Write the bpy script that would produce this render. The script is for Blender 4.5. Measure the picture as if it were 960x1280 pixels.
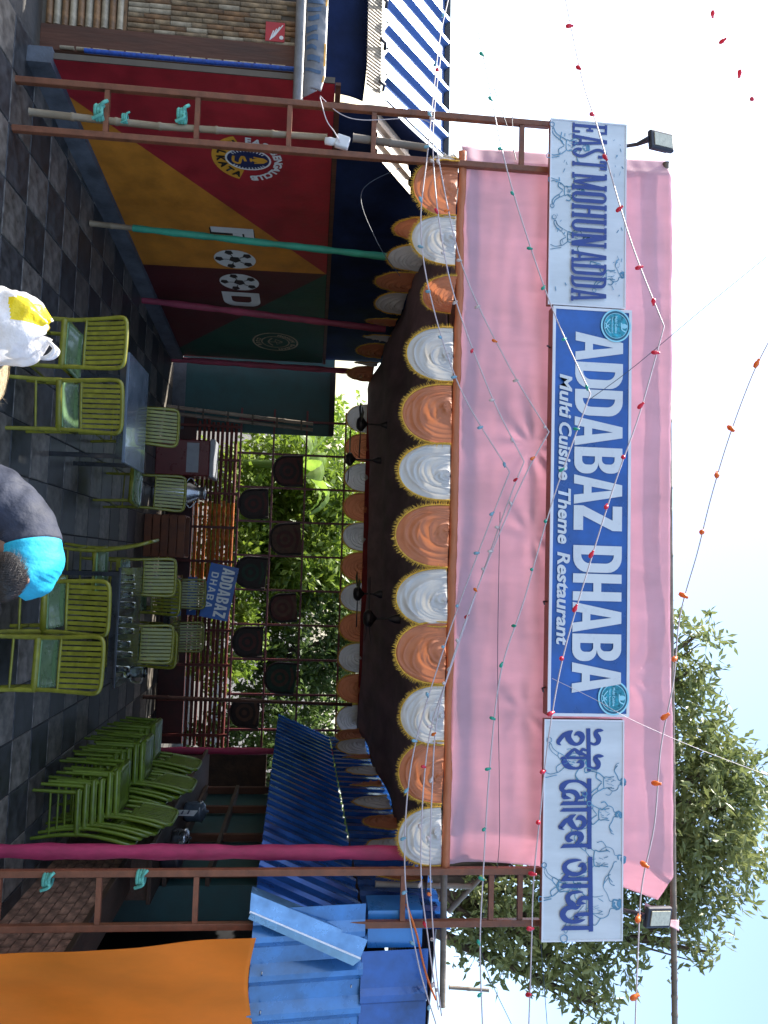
import bpy, bmesh, math, random
import numpy as np
from math import sin, cos, pi, radians
from mathutils import Vector, Matrix, noise

for o in list(bpy.data.objects): bpy.data.objects.remove(o)
SC = bpy.context.scene
COL = SC.collection
random.seed(7)
rng = np.random.default_rng(7)

# ------------------------------------------------------------------ camera (held on its side: the picture lies rotated a quarter turn)
FPX, PAN, PITCH, ROLL, EYE = 950.0, radians(4.2), radians(5.2), 0.037, 2.7
Fv = Vector((-sin(PAN)*cos(PITCH), cos(PAN)*cos(PITCH), sin(PITCH)))
Rv = Vector((cos(PAN), sin(PAN), 0)); Uv = Rv.cross(Fv)
Rc = Rv*cos(ROLL) + Uv*sin(ROLL); Uc = Uv*cos(ROLL) - Rv*sin(ROLL)
CAMP = Vector((0, 0, EYE))
cam = bpy.data.cameras.new('camera'); camo = bpy.data.objects.new('camera', cam); COL.objects.link(camo)
M = Matrix.Identity(4)
for i in range(3):
    M[i][0] = Uc[i]; M[i][1] = -Rc[i]; M[i][2] = -Fv[i]; M[i][3] = CAMP[i]
camo.matrix_world = M
cam.sensor_fit = 'VERTICAL'; cam.sensor_height = 36.0; cam.lens = 36.0*FPX/1280.0
cam.clip_start = 0.05; cam.clip_end = 3000
SC.camera = camo
def ray(x, y): return Fv + Uc*((x-480)/FPX) + Rc*((y-640)/FPX)
def pY(x, y, Y): r = ray(x, y); return CAMP + r*(Y/r.y)       # a measured point at depth Y
def pZ(x, y, Z): r = ray(x, y); return CAMP + r*((Z-EYE)/r.z)  # a measured point at height Z

# ------------------------------------------------------------------ sky, sun, exposure
SUN_TO = Vector((-0.58, 0.27, 0.76)).normalized()
elev = math.asin(SUN_TO.z); azim = math.atan2(SUN_TO.x, SUN_TO.y)
W = bpy.data.worlds.new('World'); SC.world = W; W.use_nodes = True
nt = W.node_tree; nt.nodes.clear()
wo = nt.nodes.new('ShaderNodeOutputWorld'); bg = nt.nodes.new('ShaderNodeBackground'); sk = nt.nodes.new('ShaderNodeTexSky')
sk.sky_type = 'NISHITA'; sk.sun_disc = False; sk.sun_elevation = elev; sk.sun_rotation = azim
sk.air_density = 1.0; sk.dust_density = 2.0; sk.ozone_density = 1.0
bg.inputs['Strength'].default_value = 0.15
nt.links.new(sk.outputs[0], bg.inputs[0]); nt.links.new(bg.outputs[0], wo.inputs[0])
sl = bpy.data.lights.new('sun', 'SUN'); sl.energy = 4.2; sl.angle = radians(0.6); sl.color = (1, 0.95, 0.86)
so = bpy.data.objects.new('sun', sl); COL.objects.link(so); so.location = (-10, 5, 30)
so.rotation_euler = SUN_TO.to_track_quat('Z', 'Y').to_euler()
vs = SC.view_settings
vs.view_transform = 'Standard'; vs.look = 'None'; vs.exposure = 1.6; vs.gamma = 1; vs.use_curve_mapping = False
SC.cycles.max_bounces = 6; SC.cycles.diffuse_bounces = 4; SC.cycles.transparent_max_bounces = 12

# ------------------------------------------------------------------ materials
MATS = {}
def mat(name, col, rough=0.6, metal=0.0, var=0.12, scale=6.0, bump=0.0, bscale=40.0, trans=0.0, stretch=(1, 1, 1), col2=None, fac=0.5, coat=0.0, spec=0.5, sheen=0.0):
    if name in MATS: return MATS[name]
    m = bpy.data.materials.new(name); m.use_nodes = True; t = m.node_tree; t.nodes.clear()
    N = t.nodes.new; L = t.links.new
    out = N('ShaderNodeOutputMaterial'); b = N('ShaderNodeBsdfPrincipled')
    b.inputs['Roughness'].default_value = rough; b.inputs['Metallic'].default_value = metal
    b.inputs['Coat Weight'].default_value = coat; b.inputs['Specular IOR Level'].default_value = spec
    b.inputs['Sheen Weight'].default_value = sheen
    tc = N('ShaderNodeTexCoord'); mp = N('ShaderNodeMapping'); L(tc.outputs['Object'], mp.inputs[0]); mp.inputs['Scale'].default_value = stretch
    oi = N('ShaderNodeObjectInfo')
    n1 = N('ShaderNodeTexNoise'); n1.inputs['Scale'].default_value = scale; n1.inputs['Detail'].default_value = 6; n1.inputs['Roughness'].default_value = 0.62
    L(mp.outputs[0], n1.inputs['Vector'])
    cr = N('ShaderNodeValToRGB'); cr.color_ramp.elements[0].position = 0.3; cr.color_ramp.elements[1].position = 0.7
    c = col; d = col2 or tuple(max(0, x*(1-2*var)) for x in c)
    e = col if col2 else tuple(min(1, x*(1+var)) for x in c)
    cr.color_ramp.elements[0].color = (*d, 1); cr.color_ramp.elements[1].color = (*e, 1)
    L(n1.outputs['Fac'], cr.inputs[0])
    hs = N('ShaderNodeHueSaturation')
    ma = N('ShaderNodeMath'); ma.operation = 'MULTIPLY_ADD'; ma.inputs[1].default_value = var*1.2; ma.inputs[2].default_value = 1-var*0.6
    L(oi.outputs['Random'], ma.inputs[0]); L(ma.outputs[0], hs.inputs['Value']); L(cr.outputs[0], hs.inputs['Color'])
    L(hs.outputs[0], b.inputs['Base Color'])
    n3 = N('ShaderNodeMath'); n3.operation = 'MULTIPLY_ADD'; n3.inputs[1].default_value = 0.3; n3.inputs[2].default_value = max(0.02, rough-0.15)
    L(n1.outputs['Fac'], n3.inputs[0]); L(n3.outputs[0], b.inputs['Roughness'])
    if bump > 0:
        n2 = N('ShaderNodeTexNoise'); n2.inputs['Scale'].default_value = bscale; n2.inputs['Detail'].default_value = 4
        L(mp.outputs[0], n2.inputs['Vector'])
        bp = N('ShaderNodeBump'); bp.inputs['Strength'].default_value = bump; bp.inputs['Distance'].default_value = 0.02
        L(n2.outputs['Fac'], bp.inputs['Height']); L(bp.outputs[0], b.inputs['Normal'])
    if trans > 0:
        tr = N('ShaderNodeBsdfTranslucent'); L(hs.outputs[0], tr.inputs[0])
        mx = N('ShaderNodeMixShader'); mx.inputs[0].default_value = trans
        L(b.outputs[0], mx.inputs[1]); L(tr.outputs[0], mx.inputs[2]); L(mx.outputs[0], out.inputs[0])
    else:
        L(b.outputs[0], out.inputs[0])
    MATS[name] = m; return m

def glassmat(name, col, rough=0.05, alpha=0.35):
    m = bpy.data.materials.new(name); m.use_nodes = True; t = m.node_tree
    b = t.nodes['Principled BSDF']; b.inputs['Base Color'].default_value = (*col, 1); b.inputs['Roughness'].default_value = rough
    b.inputs['Transmission Weight'].default_value = 1.0; b.inputs['IOR'].default_value = 1.2
    MATS[name] = m; return m

mat('pink_cloth', (0.78, 0.525, 0.59), 0.75, var=0.06, scale=2.5, bump=0.12, bscale=9, trans=0.5, stretch=(1, 1, 0.35), sheen=0.2)
mat('orange_satin', (0.55, 0.19, 0.085), 0.55, var=0.06, scale=5, bump=0.1, bscale=60, trans=0.25)
mat('white_satin', (0.60, 0.58, 0.55), 0.55, var=0.03, scale=5, bump=0.1, bscale=60, trans=0.2)
mat('yellow_fringe', (0.75, 0.45, 0.06), 0.8, var=0.2, scale=50, trans=0.2)
mat('dark_fabric', (0.20, 0.13, 0.145), 0.85, var=0.25, scale=3, bump=0.3, bscale=12, stretch=(1, 0.3, 1))
mat('brown_steel', (0.20, 0.066, 0.030), 0.5, var=0.2, scale=9, bump=0.15, bscale=60)
mat('brown_wood', (0.10, 0.032, 0.015), 0.65, var=0.3, scale=5, bump=0.4, bscale=30, stretch=(1, 1, 0.15))
mat('dark_wood', (0.055, 0.028, 0.016), 0.6, var=0.3, scale=6, bump=0.3, bscale=30, stretch=(1, 0.2, 1))
mat('bamboo', (0.26, 0.20, 0.13), 0.55, var=0.22, scale=7, bump=0.2, bscale=40, stretch=(1, 1, 0.3))
mat('bamboo_grey', (0.22, 0.18, 0.14), 0.6, var=0.25, scale=7, bump=0.2, bscale=40, stretch=(1, 1, 0.3))
mat('cane', (0.24, 0.16, 0.085), 0.55, var=0.4, scale=9, bump=0.3, bscale=60)
mat('cane_pale', (0.34, 0.27, 0.18), 0.5, var=0.25, scale=12, bump=0.3, bscale=60)
mat('cane_brown', (0.20, 0.10, 0.04), 0.55, var=0.35, scale=12, bump=0.3, bscale=60)
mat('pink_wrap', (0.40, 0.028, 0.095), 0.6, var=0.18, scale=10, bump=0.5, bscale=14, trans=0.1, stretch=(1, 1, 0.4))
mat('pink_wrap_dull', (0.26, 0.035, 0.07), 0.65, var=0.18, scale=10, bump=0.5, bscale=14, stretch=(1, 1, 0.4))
mat('green_wrap', (0.03, 0.28, 0.18), 0.6, var=0.15, scale=8, bump=0.4, bscale=14, stretch=(1, 1, 0.4))
mat('mint_cloth', (0.11, 0.40, 0.31), 0.75, var=0.15, scale=20, bump=0.4, bscale=60)
mat('blue_tin', (0.013, 0.075, 0.29), 0.22, metal=0.2, var=0.28, scale=3.2, bump=0.05, bscale=6, coat=0.2)  # base colour darkened to carry the shade on the sheets inside the hall
mat('blue_tin_lit', (0.05, 0.20, 0.50), 0.26, metal=0.2, var=0.25, scale=3.5, bump=0.05, bscale=6, coat=0.2)  # same paint, lighter copy: daylight put into the colour of the outer sheet
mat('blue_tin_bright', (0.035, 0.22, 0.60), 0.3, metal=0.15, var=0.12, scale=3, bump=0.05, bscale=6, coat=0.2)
mat('blue_tin_pale', (0.16, 0.34, 0.58), 0.25, metal=0.45, var=0.2, scale=5, bump=0.05, bscale=8, coat=0.3)  # lighter, more metallic blue for the flashing and cover strip
mat('pale_tin', (0.74, 0.79, 0.86), 0.3, metal=0.1, var=0.08, scale=2)
mat('roof_blue', (0.10, 0.19, 0.42), 0.36, metal=0.55, var=0.12, scale=2)
mat('banner_grey', (0.20, 0.20, 0.21), 0.45, var=0.2, scale=4, bump=0.2, bscale=20, trans=0.15)
mat('banner_blue', (0.05, 0.10, 0.18), 0.5, var=0.2, scale=10)
mat('rust_tin', (0.50, 0.40, 0.29), 0.5, metal=0.2, var=0.3, scale=3, stretch=(3, 1, 1))
mat('navy_tarp', (0.012, 0.022, 0.07), 0.8, var=0.3, scale=2, bump=0.12, bscale=7, spec=0.15)
mat('black_tarp', (0.012, 0.012, 0.014), 0.7, var=0.3, scale=2, bump=0.5, bscale=5)
mat('clear_tarp', (0.34, 0.33, 0.31), 0.22, var=0.25, scale=5, bump=0.25, bscale=40, trans=0.3, stretch=(4, 1, 1), coat=0.4, col2=(0.08, 0.15, 0.28))
mat('blue_rope', (0.012, 0.07, 0.36), 0.6, var=0.3, scale=30)
mat('roof_tin', (0.05, 0.06, 0.08), 0.6, var=0.2, scale=3)
mat('tile_dark', (0.052, 0.053, 0.053), 0.40, var=0.42, scale=8, bump=0.05, bscale=30, spec=0.35)
mat('tile_light', (0.155, 0.138, 0.115), 0.42, var=0.42, scale=8, bump=0.05, bscale=30, spec=0.35)
mat('grout', (0.05, 0.048, 0.045), 0.9, var=0.2, scale=20)
mat('concrete', (0.085, 0.095, 0.115), 0.8, var=0.25, scale=4, bump=0.3, bscale=30)
mat('ground', (0.075, 0.068, 0.060), 0.95, var=0.25, scale=1.3, bump=0.6, bscale=12)
mat('mural_red', (0.30, 0.014, 0.022), 0.5, var=0.16, scale=3, bump=0.12, bscale=18)
mat('mural_orange', (0.52, 0.19, 0.02), 0.5, var=0.16, scale=3, bump=0.12, bscale=18)
mat('mural_maroon', (0.08, 0.010, 0.012), 0.5, var=0.16, scale=3, bump=0.12, bscale=18)
mat('mural_green', (0.010, 0.052, 0.032), 0.5, var=0.16, scale=3, bump=0.12, bscale=18)
mat('wall_board', (0.10, 0.08, 0.06), 0.8)
mat('teal_panel', (0.007, 0.052, 0.058), 0.5, var=0.15, scale=3)
mat('paint_white', (0.65, 0.65, 0.65), 0.5, var=0.04)
mat('paint_black', (0.015, 0.013, 0.014), 0.5, var=0.1)
mat('paint_gold', (0.62, 0.30, 0.03), 0.5, var=0.06)
mat('paint_navy', (0.014, 0.022, 0.09), 0.5, var=0.1)
mat('sign_white', (0.64, 0.69, 0.73), 0.32, var=0.09, scale=4, stretch=(1, 1, .25), bump=0.04, bscale=5, coat=0.15)
mat('sign_navy', (0.022, 0.055, 0.26), 0.4, var=0.08, scale=10)
mat('sign_sketch', (0.10, 0.27, 0.42), 0.45, var=0.25, scale=20)
mat('sign_blue', (0.010, 0.095, 0.38), 0.3, var=0.22, scale=2.2, bump=0.04, bscale=4, coat=0.2)
mat('sign_letter', (0.66, 0.70, 0.73), 0.3, var=0.03)
mat('sign_trim', (0.75, 0.77, 0.82), 0.35, var=0.04)
mat('sign_side', (0.25, 0.07, 0.035), 0.5, var=0.2)
mat('badge_rim', (0.32, 0.72, 0.86), 0.3, var=0.06, scale=10)
mat('badge_teal', (0.02, 0.34, 0.46), 0.3, var=0.35, scale=25)
mat('badge_dark', (0.02, 0.13, 0.22), 0.3, var=0.2, scale=25)
mat('lamp_black', (0.025, 0.025, 0.035), 0.45, var=0.1)
mat('lamp_panel', (0.62, 0.60, 0.46), 0.3, var=0.1, scale=40)
mat('chair_olive', (0.185, 0.180, 0.014), 0.36, var=0.18, scale=14, bump=0.05, bscale=60, coat=0.15)
mat('chair_seat', (0.12, 0.21, 0.09), 0.28, var=0.10, scale=8, coat=0.2)
mat('chair_lime', (0.11, 0.165, 0.012), 0.34, var=0.18, scale=14, coat=0.2)
mat('table_grey', (0.10, 0.13, 0.17), 0.2, var=0.12, scale=5, coat=0.3)
mat('table_black', (0.02, 0.022, 0.026), 0.12, var=0.2, scale=5, coat=0.4)
mat('steel', (0.45, 0.46, 0.48), 0.3, metal=0.9, var=0.1)
mat('brick', (0.32, 0.17, 0.11), 0.85, var=0.35, scale=9, bump=0.5, bscale=40)
mat('mortar', (0.36, 0.30, 0.25), 0.95, var=0.2, scale=20)
mat('orange_curtain', (0.90, 0.27, 0.02), 0.7, var=0.12, scale=1.6, bump=0.1, bscale=8, trans=0.42, stretch=(1, 1, 0.3))
mat('paper', (0.55, 0.58, 0.62), 0.8, var=0.06, scale=20)
mat('red_sticker', (0.42, 0.02, 0.03), 0.5, var=0.08)
mat('slat_red', (0.14, 0.022, 0.016), 0.55, var=0.3, scale=8, bump=0.2, trans=0.12)
mat('slat_orange', (0.40, 0.11, 0.012), 0.55, var=0.3, scale=8, bump=0.2, trans=0.25)
mat('maroon_panel', (0.06, 0.012, 0.012), 0.6, var=0.2)
mat('lattice_maroon', (0.12, 0.02, 0.03), 0.5, var=0.2)
mat('tray_dark', (0.022, 0.014, 0.014), 0.7, var=0.3, scale=10, bump=0.4, bscale=50)
mat('tray_red', (0.07, 0.014, 0.014), 0.7, var=0.3, scale=10)
mat('tray_green', (0.01, 0.045, 0.03), 0.7, var=0.3, scale=10)
mat('tray_tan', (0.09, 0.045, 0.03), 0.7, var=0.3, scale=10)
mat('cooler_red', (0.13, 0.008, 0.01), 0.3, coat=0.3)
mat('cooler_white', (0.30, 0.31, 0.34), 0.35, var=0.1)
mat('crate_orange', (0.15, 0.04, 0.01), 0.6, var=0.2)
mat('wire_white', (0.55, 0.48, 0.50), 0.5, var=0.05)
mat('wire_dark', (0.03, 0.05, 0.08), 0.5)
for n, c in (('red', (0.75, 0.03, 0.07)), ('green', (0.02, 0.42, 0.30)), ('orange', (0.85, 0.22, 0.03)), ('clear', (0.7, 0.62, 0.6)), ('blue', (0.25, 0.50, 0.62))):
    mat('bulb_'+n, c, 0.25, var=0.08, trans=0.3, coat=0.3)
mat('skin', (0.20, 0.095, 0.055), 0.5, var=0.08, scale=20, bump=0.1, bscale=120)
mat('hair', (0.018, 0.012, 0.010), 0.5, var=0.5, scale=40, bump=0.4, bscale=60, stretch=(3, 1, .5))
mat('shirt_navy', (0.020, 0.025, 0.045), 0.75, var=0.15, scale=9, bump=0.7, bscale=11)
mat('shirt_cyan', (0.010, 0.38, 0.55), 0.7, var=0.08, scale=9, bump=0.7, bscale=11)
mat('khaki', (0.30, 0.25, 0.16), 0.8, var=0.12, scale=12, bump=0.3, bscale=30)
mat('shoe', (0.03, 0.025, 0.02), 0.5)
mat('jute', (0.42, 0.33, 0.20), 0.9, var=0.25, scale=40, bump=0.8, bscale=90)
mat('bag_white', (0.80, 0.79, 0.80), 0.35, var=0.06, scale=8, bump=0.8, bscale=18, trans=0.3)
mat('bag_yellow', (0.82, 0.62, 0.01), 0.35, var=0.06, scale=8, bump=0.8, bscale=18, trans=0.2)
mat('bark', (0.11, 0.08, 0.055), 0.9, var=0.35, scale=8, bump=0.8, bscale=20, stretch=(1, 1, 0.3))
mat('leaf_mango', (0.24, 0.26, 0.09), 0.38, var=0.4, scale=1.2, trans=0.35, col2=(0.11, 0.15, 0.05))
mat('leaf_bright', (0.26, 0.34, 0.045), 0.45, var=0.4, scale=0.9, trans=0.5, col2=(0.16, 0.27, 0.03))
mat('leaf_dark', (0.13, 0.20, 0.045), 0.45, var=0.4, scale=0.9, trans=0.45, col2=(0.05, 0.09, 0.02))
mat('banana_leaf', (0.22, 0.34, 0.05), 0.4, var=0.25, scale=2, trans=0.55)
mat('fan_black', (0.02, 0.018, 0.02), 0.4)
mat('red_valance', (0.32, 0.03, 0.025), 0.7, var=0.2, trans=0.2)
glassmat('glass', (0.85, 0.9, 0.9))
def G(n): return MATS[n]

# ------------------------------------------------------------------ mesh helpers
class MB:
    def __init__(s): s.v = []; s.f = []; s.mi = []; s.sm = []
    def add(s, vs, fs, mi=0, smooth=False):
        o = len(s.v); s.v += [tuple(p) for p in vs]
        for f in fs: s.f.append(tuple(i+o for i in f)); s.mi.append(mi); s.sm.append(smooth)
        return s
    def box(s, c, d, rz=0.0, mi=0, mtx=None):
        x, y, z = (k/2 for k in d); vs = []
        for a, b, e in ((-x,-y,-z),(x,-y,-z),(x,y,-z),(-x,y,-z),(-x,-y,z),(x,-y,z),(x,y,z),(-x,y,z)):
            p = Vector((a*cos(rz)-b*sin(rz), a*sin(rz)+b*cos(rz), e))
            if mtx is not None: p = mtx @ Vector((a, b, e))
            vs.append(p+Vector(c))
        return s.add(vs, [(0,3,2,1),(4,5,6,7),(0,1,5,4),(1,2,6,5),(2,3,7,6),(3,0,4,7)], mi)
    def bar(s, a, b, w, h=None, mi=0):     # square bar between two points
        return s.tube([a, b], [w*0.7071, w*0.7071], 4, mi=mi, smooth=False, twist=pi/4, flat=(h/w if h else 1))
    def tube(s, path, r, n=8, mi=0, smooth=True, caps=True, twist=0.0, flat=1.0):
        P = [Vector(p) for p in path]
        if not hasattr(r, '__len__'): r = [r]*len(P)
        t0 = (P[1]-P[0]).normalized()
        up = Vector((0, 0, 1)) if abs(t0.z) < 0.9 else Vector((0, 1, 0))
        a = t0.cross(up).normalized(); rings = []
        for i, p in enumerate(P):
            t = (P[min(i+1, len(P)-1)]-P[max(i-1, 0)]).normalized()
            a = (a - t*a.dot(t)).normalized(); b = t.cross(a)
            rings.append([p + a*(r[i]*cos(2*pi*k/n+twist)) + b*(r[i]*flat*sin(2*pi*k/n+twist)) for k in range(n)])
        vs = [q for g in rings for q in g]; fs = []
        for i in range(len(P)-1):
            for k in range(n):
                fs.append((i*n+k, i*n+(k+1) % n, (i+1)*n+(k+1) % n, (i+1)*n+k))
        s.add(vs, fs, mi, smooth)
        if caps:
            s.add(rings[0], [tuple(range(n))[::-1]], mi); s.add(rings[-1], [tuple(range(n))], mi)
        return s
    def lathe(s, prof, n=16, c=(0, 0, 0), mi=0, sx=1, sy=1):
        vs = []; fs = []
        for r, z in prof:
            for k in range(n): vs.append((c[0]+r*sx*cos(2*pi*k/n), c[1]+r*sy*sin(2*pi*k/n), c[2]+z))
        for i in range(len(prof)-1):
            for k in range(n): fs.append((i*n+k, i*n+(k+1) % n, (i+1)*n+(k+1) % n, (i+1)*n+k))
        return s.add(vs, fs, mi, True)
    def grid(s, fn, nu, nv, mi=0, smooth=True):
        vs = [fn(i/nu, j/nv) for j in range(nv+1) for i in range(nu+1)]
        fs = [(j*(nu+1)+i, j*(nu+1)+i+1, (j+1)*(nu+1)+i+1, (j+1)*(nu+1)+i) for j in range(nv) for i in range(nu)]
        return s.add(vs, fs, mi, smooth)
    def poly(s, pts, mi=0): return s.add(pts, [tuple(range(len(pts)))], mi)
    def mesh(s, name, mats):
        me = bpy.data.meshes.new(name); me.from_pydata(s.v, [], s.f)
        for m in (mats if isinstance(mats, (list, tuple)) else [mats]): me.materials.append(G(m) if isinstance(m, str) else m)
        me.polygons.foreach_set('material_index', s.mi); me.polygons.foreach_set('use_smooth', s.sm); me.update()
        return me
    def build(s, name, mats, parent=None, loc=None, rz=0):
        return link(name, s.mesh(name, mats), parent, loc, rz)
def link(name, me, parent=None, loc=None, rz=0):
    o = bpy.data.objects.new(name, me); COL.objects.link(o)
    if parent is not None: o.parent = parent
    if loc is not None: o.location = loc
    if rz: o.rotation_euler.z = rz
    return o
def tag(o, label=None, cat=None, group=None, kind=None):
    if label: o['label'] = label
    if cat: o['category'] = cat
    if group: o['group'] = group
    if kind: o['kind'] = kind
    return o
def thing(name, label, cat, loc=(0, 0, 0), rz=0.0, group=None):
    o = bpy.data.objects.new(name, None); COL.objects.link(o); o.location = loc; o.rotation_euler = (0, 0, rz); o.empty_display_size = 0.1
    return tag(o, label, cat, group)
KIDS = {}
def copytree(o, parent=None):
    c = o.copy(); COL.objects.link(c)
    if parent is not None: c.parent = parent
    for ch in o.children: copytree(ch, c)
    return c
def bevel(o, w=0.006, seg=2):
    m = o.modifiers.new('bevel', 'BEVEL'); m.width = w; m.segments = seg; m.limit_method = 'ANGLE'; return o
def thick(o, t=0.004):
    m = o.modifiers.new('thick', 'SOLIDIFY'); m.thickness = t; m.offset = 0; return o
def nz(x, y=0, z=0): return noise.noise(Vector((x, y, z)))
def catrom(pts, n=8):
    P = [Vector(p) for p in pts]; out = []
    for i in range(len(P)-1):
        a, b, c, d = P[max(i-1, 0)], P[i], P[i+1], P[min(i+2, len(P)-1)]
        for k in range(n):
            t = k/n
            out.append(0.5*((2*b)+(c-a)*t+(2*a-5*b+4*c-d)*t*t+(3*b-a-3*c+d)*t**3))
    out.append(P[-1]); return out

# flat lettering: everything is laid in a local (x right, z up) plane that faces -Y
class Flat:
    def __init__(s, o, ex, ez, en): s.o = Vector(o); s.ex = Vector(ex); s.ez = Vector(ez); s.en = Vector(en); s.mb = MB(); s.k = 0
    def pt(s, x, z, d=0): return s.o + s.ex*x + s.ez*z + s.en*(d+s.k*0.0003)
    def poly(s, pts, mi=0): s.mb.poly([s.pt(*p) for p in pts], mi); s.k += 1
    def ribbon(s, pts, w, mi=0, smoothn=0):
        if smoothn: pts = [(p.x, p.y) for p in catrom([(a, b, 0) for a, b in pts], smoothn)]
        P = [Vector(p) for p in pts]; L = []; n = len(P)
        for i in range(n):
            t = (P[min(i+1, n-1)]-P[max(i-1, 0)]); t = t.normalized() if t.length > 1e-9 else Vector((1, 0))
            ww = w[i*len(w)//n] if hasattr(w, '__len__') else w
            nn = Vector((-t.y, t.x))*ww/2; L.append((P[i]+nn, P[i]-nn))
        vs = [s.pt(q.x, q.y) for a in L for q in a]
        s.mb.add(vs, [(2*i, 2*i+1, 2*i+3, 2*i+2) for i in range(n-1)], mi); s.k += 1
    def ring(s, outer, inner, mi=0):
        n = len(outer); vs = [s.pt(*p) for p in outer]+[s.pt(*p) for p in inner]
        s.mb.add(vs, [(i, (i+1) % n, n+(i+1) % n, n+i) for i in range(n)], mi); s.k += 1
    def disc(s, cx, cz, rx, rz=None, n=28, mi=0):
        rz = rz or rx; s.poly([(cx+rx*cos(2*pi*i/n), cz+rz*sin(2*pi*i/n)) for i in range(n)], mi)
    def circ(s, cx, cz, r0, r1, n=32, mi=0, a0=0, a1=2*pi):
        full = abs(a1-a0-2*pi) < 1e-6
        A = [a0+(a1-a0)*i/(n if full else n-1) for i in range(n)]
        if full: s.ring([(cx+r1*cos(a), cz+r1*sin(a)) for a in A], [(cx+r0*cos(a), cz+r0*sin(a)) for a in A], mi)
        else: s.ribbon([(cx+(r0+r1)/2*cos(a), cz+(r0+r1)/2*sin(a)) for a in A], abs(r1-r0), mi)
    def glyph(s, ch, x, z, w, h, tx, tz, serif=0.0, mi=0):
        X = lambda u: x+u*w
        def bx(x0, z0, x1, z1): s.poly([(x0, z0), (x1, z0), (x1, z1), (x0, z1)], mi)
        def rr(x0, z0, x1, z1, rl, r):
            pts = []
            def arc(cx, cz, rx, rz, a0):
                for i in range(7): a = a0+pi/2*i/6; pts.append((cx+rx*cos(a), cz+rz*sin(a)))
            arc(x1-r, z0+r, r, r, -pi/2); arc(x1-r, z1-r, r, r, 0); arc(x0+rl, z1-rl, rl, rl, pi/2); arc(x0+rl, z0+rl, rl, rl, pi)
            return pts
        def ser(cx):
            if serif:
                for zz in (z, z+h-tz): bx(cx-tx/2-serif, zz, cx+tx/2+serif, zz+tz)
        x1 = x+w; z1 = z+h
        if ch == 'A':
            cx = x+w/2; ap = tx*0.62; ih = h*0.80
            s.poly([(x, z), (x+tx, z), (cx, z+ih), (cx, z1), (cx-ap, z1)], mi); s.poly([(x1, z), (cx+ap, z1), (cx, z1), (cx, z+ih), (x1-tx, z)], mi)
            e = lambda q: x+tx+(cx-x-tx)*q/ih
            q0, q1 = h*0.2, h*0.2+tz
            s.poly([(e(q0)-0.004, z+q0), (2*cx-e(q0)+0.004, z+q0), (2*cx-e(q1)+0.004, z+q1), (e(q1)-0.004, z+q1)], mi)
            if serif:
                for c in (x+tx/2, x1-tx/2): bx(c-tx/2-serif, z, c+tx/2+serif, z+tz)
        elif ch == 'D':
            r = min(w*0.55, h*0.3); s.ring(rr(x, z, x1, z1, 0.002, r), rr(x+tx, z+tz, x1-tx, z1-tz, 0.002, max(0.004, r-tx*0.7)), mi)
            if serif: ser(x+tx/2)
        elif ch == 'B':
            zm = z+h*0.5; r = min(w*0.5, h*0.22)
            s.ring(rr(x, z, x1, zm, 0.002, r), rr(x+tx, z+tz, x1-tx, zm-tz*0.45, 0.002, max(0.004, r-tx*0.7)), mi)
            s.ring(rr(x, zm, x1-w*0.03, z1, 0.002, r), rr(x+tx, zm+tz*0.45, x1-w*0.03-tx, z1-tz, 0.002, max(0.004, r-tx*0.7)), mi)
        elif ch == 'O':
            r = w*0.49; s.ring(rr(x, z, x1, z1, r, r), rr(x+tx, z+tz, x1-tx, z1-tz, max(0.004, r-tx), max(0.004, r-tx)), mi)
        elif ch == 'H':
            bx(x, z, x+tx, z1); bx(x1-tx, z, x1, z1); bx(x+tx, z+h/2-tz/2, x1-tx, z+h/2+tz/2); ser(x+tx/2); ser(x1-tx/2)
        elif ch == 'Z':
            bx(x, z, x1, z+tz*1.2); bx(x, z1-tz*1.2, x1, z1); s.poly([(x, z+tz*1.2), (x+tx*1.15, z+tz*1.2), (x1, z1-tz*1.2), (x1-tx*1.15, z1-tz*1.2)], mi)
        elif ch == 'E':
            bx(x, z, x+tx, z1); bx(x+tx, z, x1, z+tz); bx(x+tx, z1-tz, x1, z1); bx(x+tx, z+h/2-tz/2, x1-w*0.2, z+h/2+tz/2)
            if serif:
                bx(x1-tz, z+tz, x1, z+h*0.22); bx(x1-tz, z1-h*0.22, x1, z1-tz); bx(x1-w*0.2-tz, z+h/2-h*.1, x1-w*0.2, z+h/2+h*.1); ser(x+tx/2)
        elif ch == 'F':
            bx(x, z, x+tx, z1); bx(x+tx, z1-tz, x1, z1); bx(x+tx, z+h*0.5, x1-w*0.15, z+h*0.5+tz)
        elif ch == 'T':
            cx = x+w/2; bx(cx-tx/2, z, cx+tx/2, z1-tz); bx(x, z1-tz, x1, z1)
            if serif: bx(x, z1-h*0.2, x+tz, z1-tz); bx(x1-tz, z1-h*0.2, x1, z1-tz); bx(cx-tx/2-serif, z, cx+tx/2+serif, z+tz)
        elif ch == 'M':
            bx(x, z, x+tx*.7, z1); bx(x1-tx, z, x1, z1); cx = x+w/2
            s.poly([(x, z1), (x+tx*1.1, z1), (cx+tx*.4, z+h*.05), (cx-tx*.3, z+h*.05)], mi); s.poly([(x1, z1), (x1-tx*.8, z1), (cx-tx*.2, z+h*.05), (cx+tx*.3, z+h*.05)], mi)
            ser(x+tx*.35); ser(x1-tx/2)
        elif ch == 'N':
            bx(x, z, x+tx*.75, z1); bx(x1-tx*.75, z, x1, z1); s.poly([(x, z1), (x+tx*1.2, z1), (x1, z), (x1-tx*1.2, z)], mi)
            if serif: bx(x-serif, z, x+tx+serif, z+tz); bx(x1-tx-serif, z1-tz, x1+serif, z1); bx(x-serif, z1-tz, x+tx, z1)
        elif ch == 'U':
            r = w*0.48; n = 12
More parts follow.
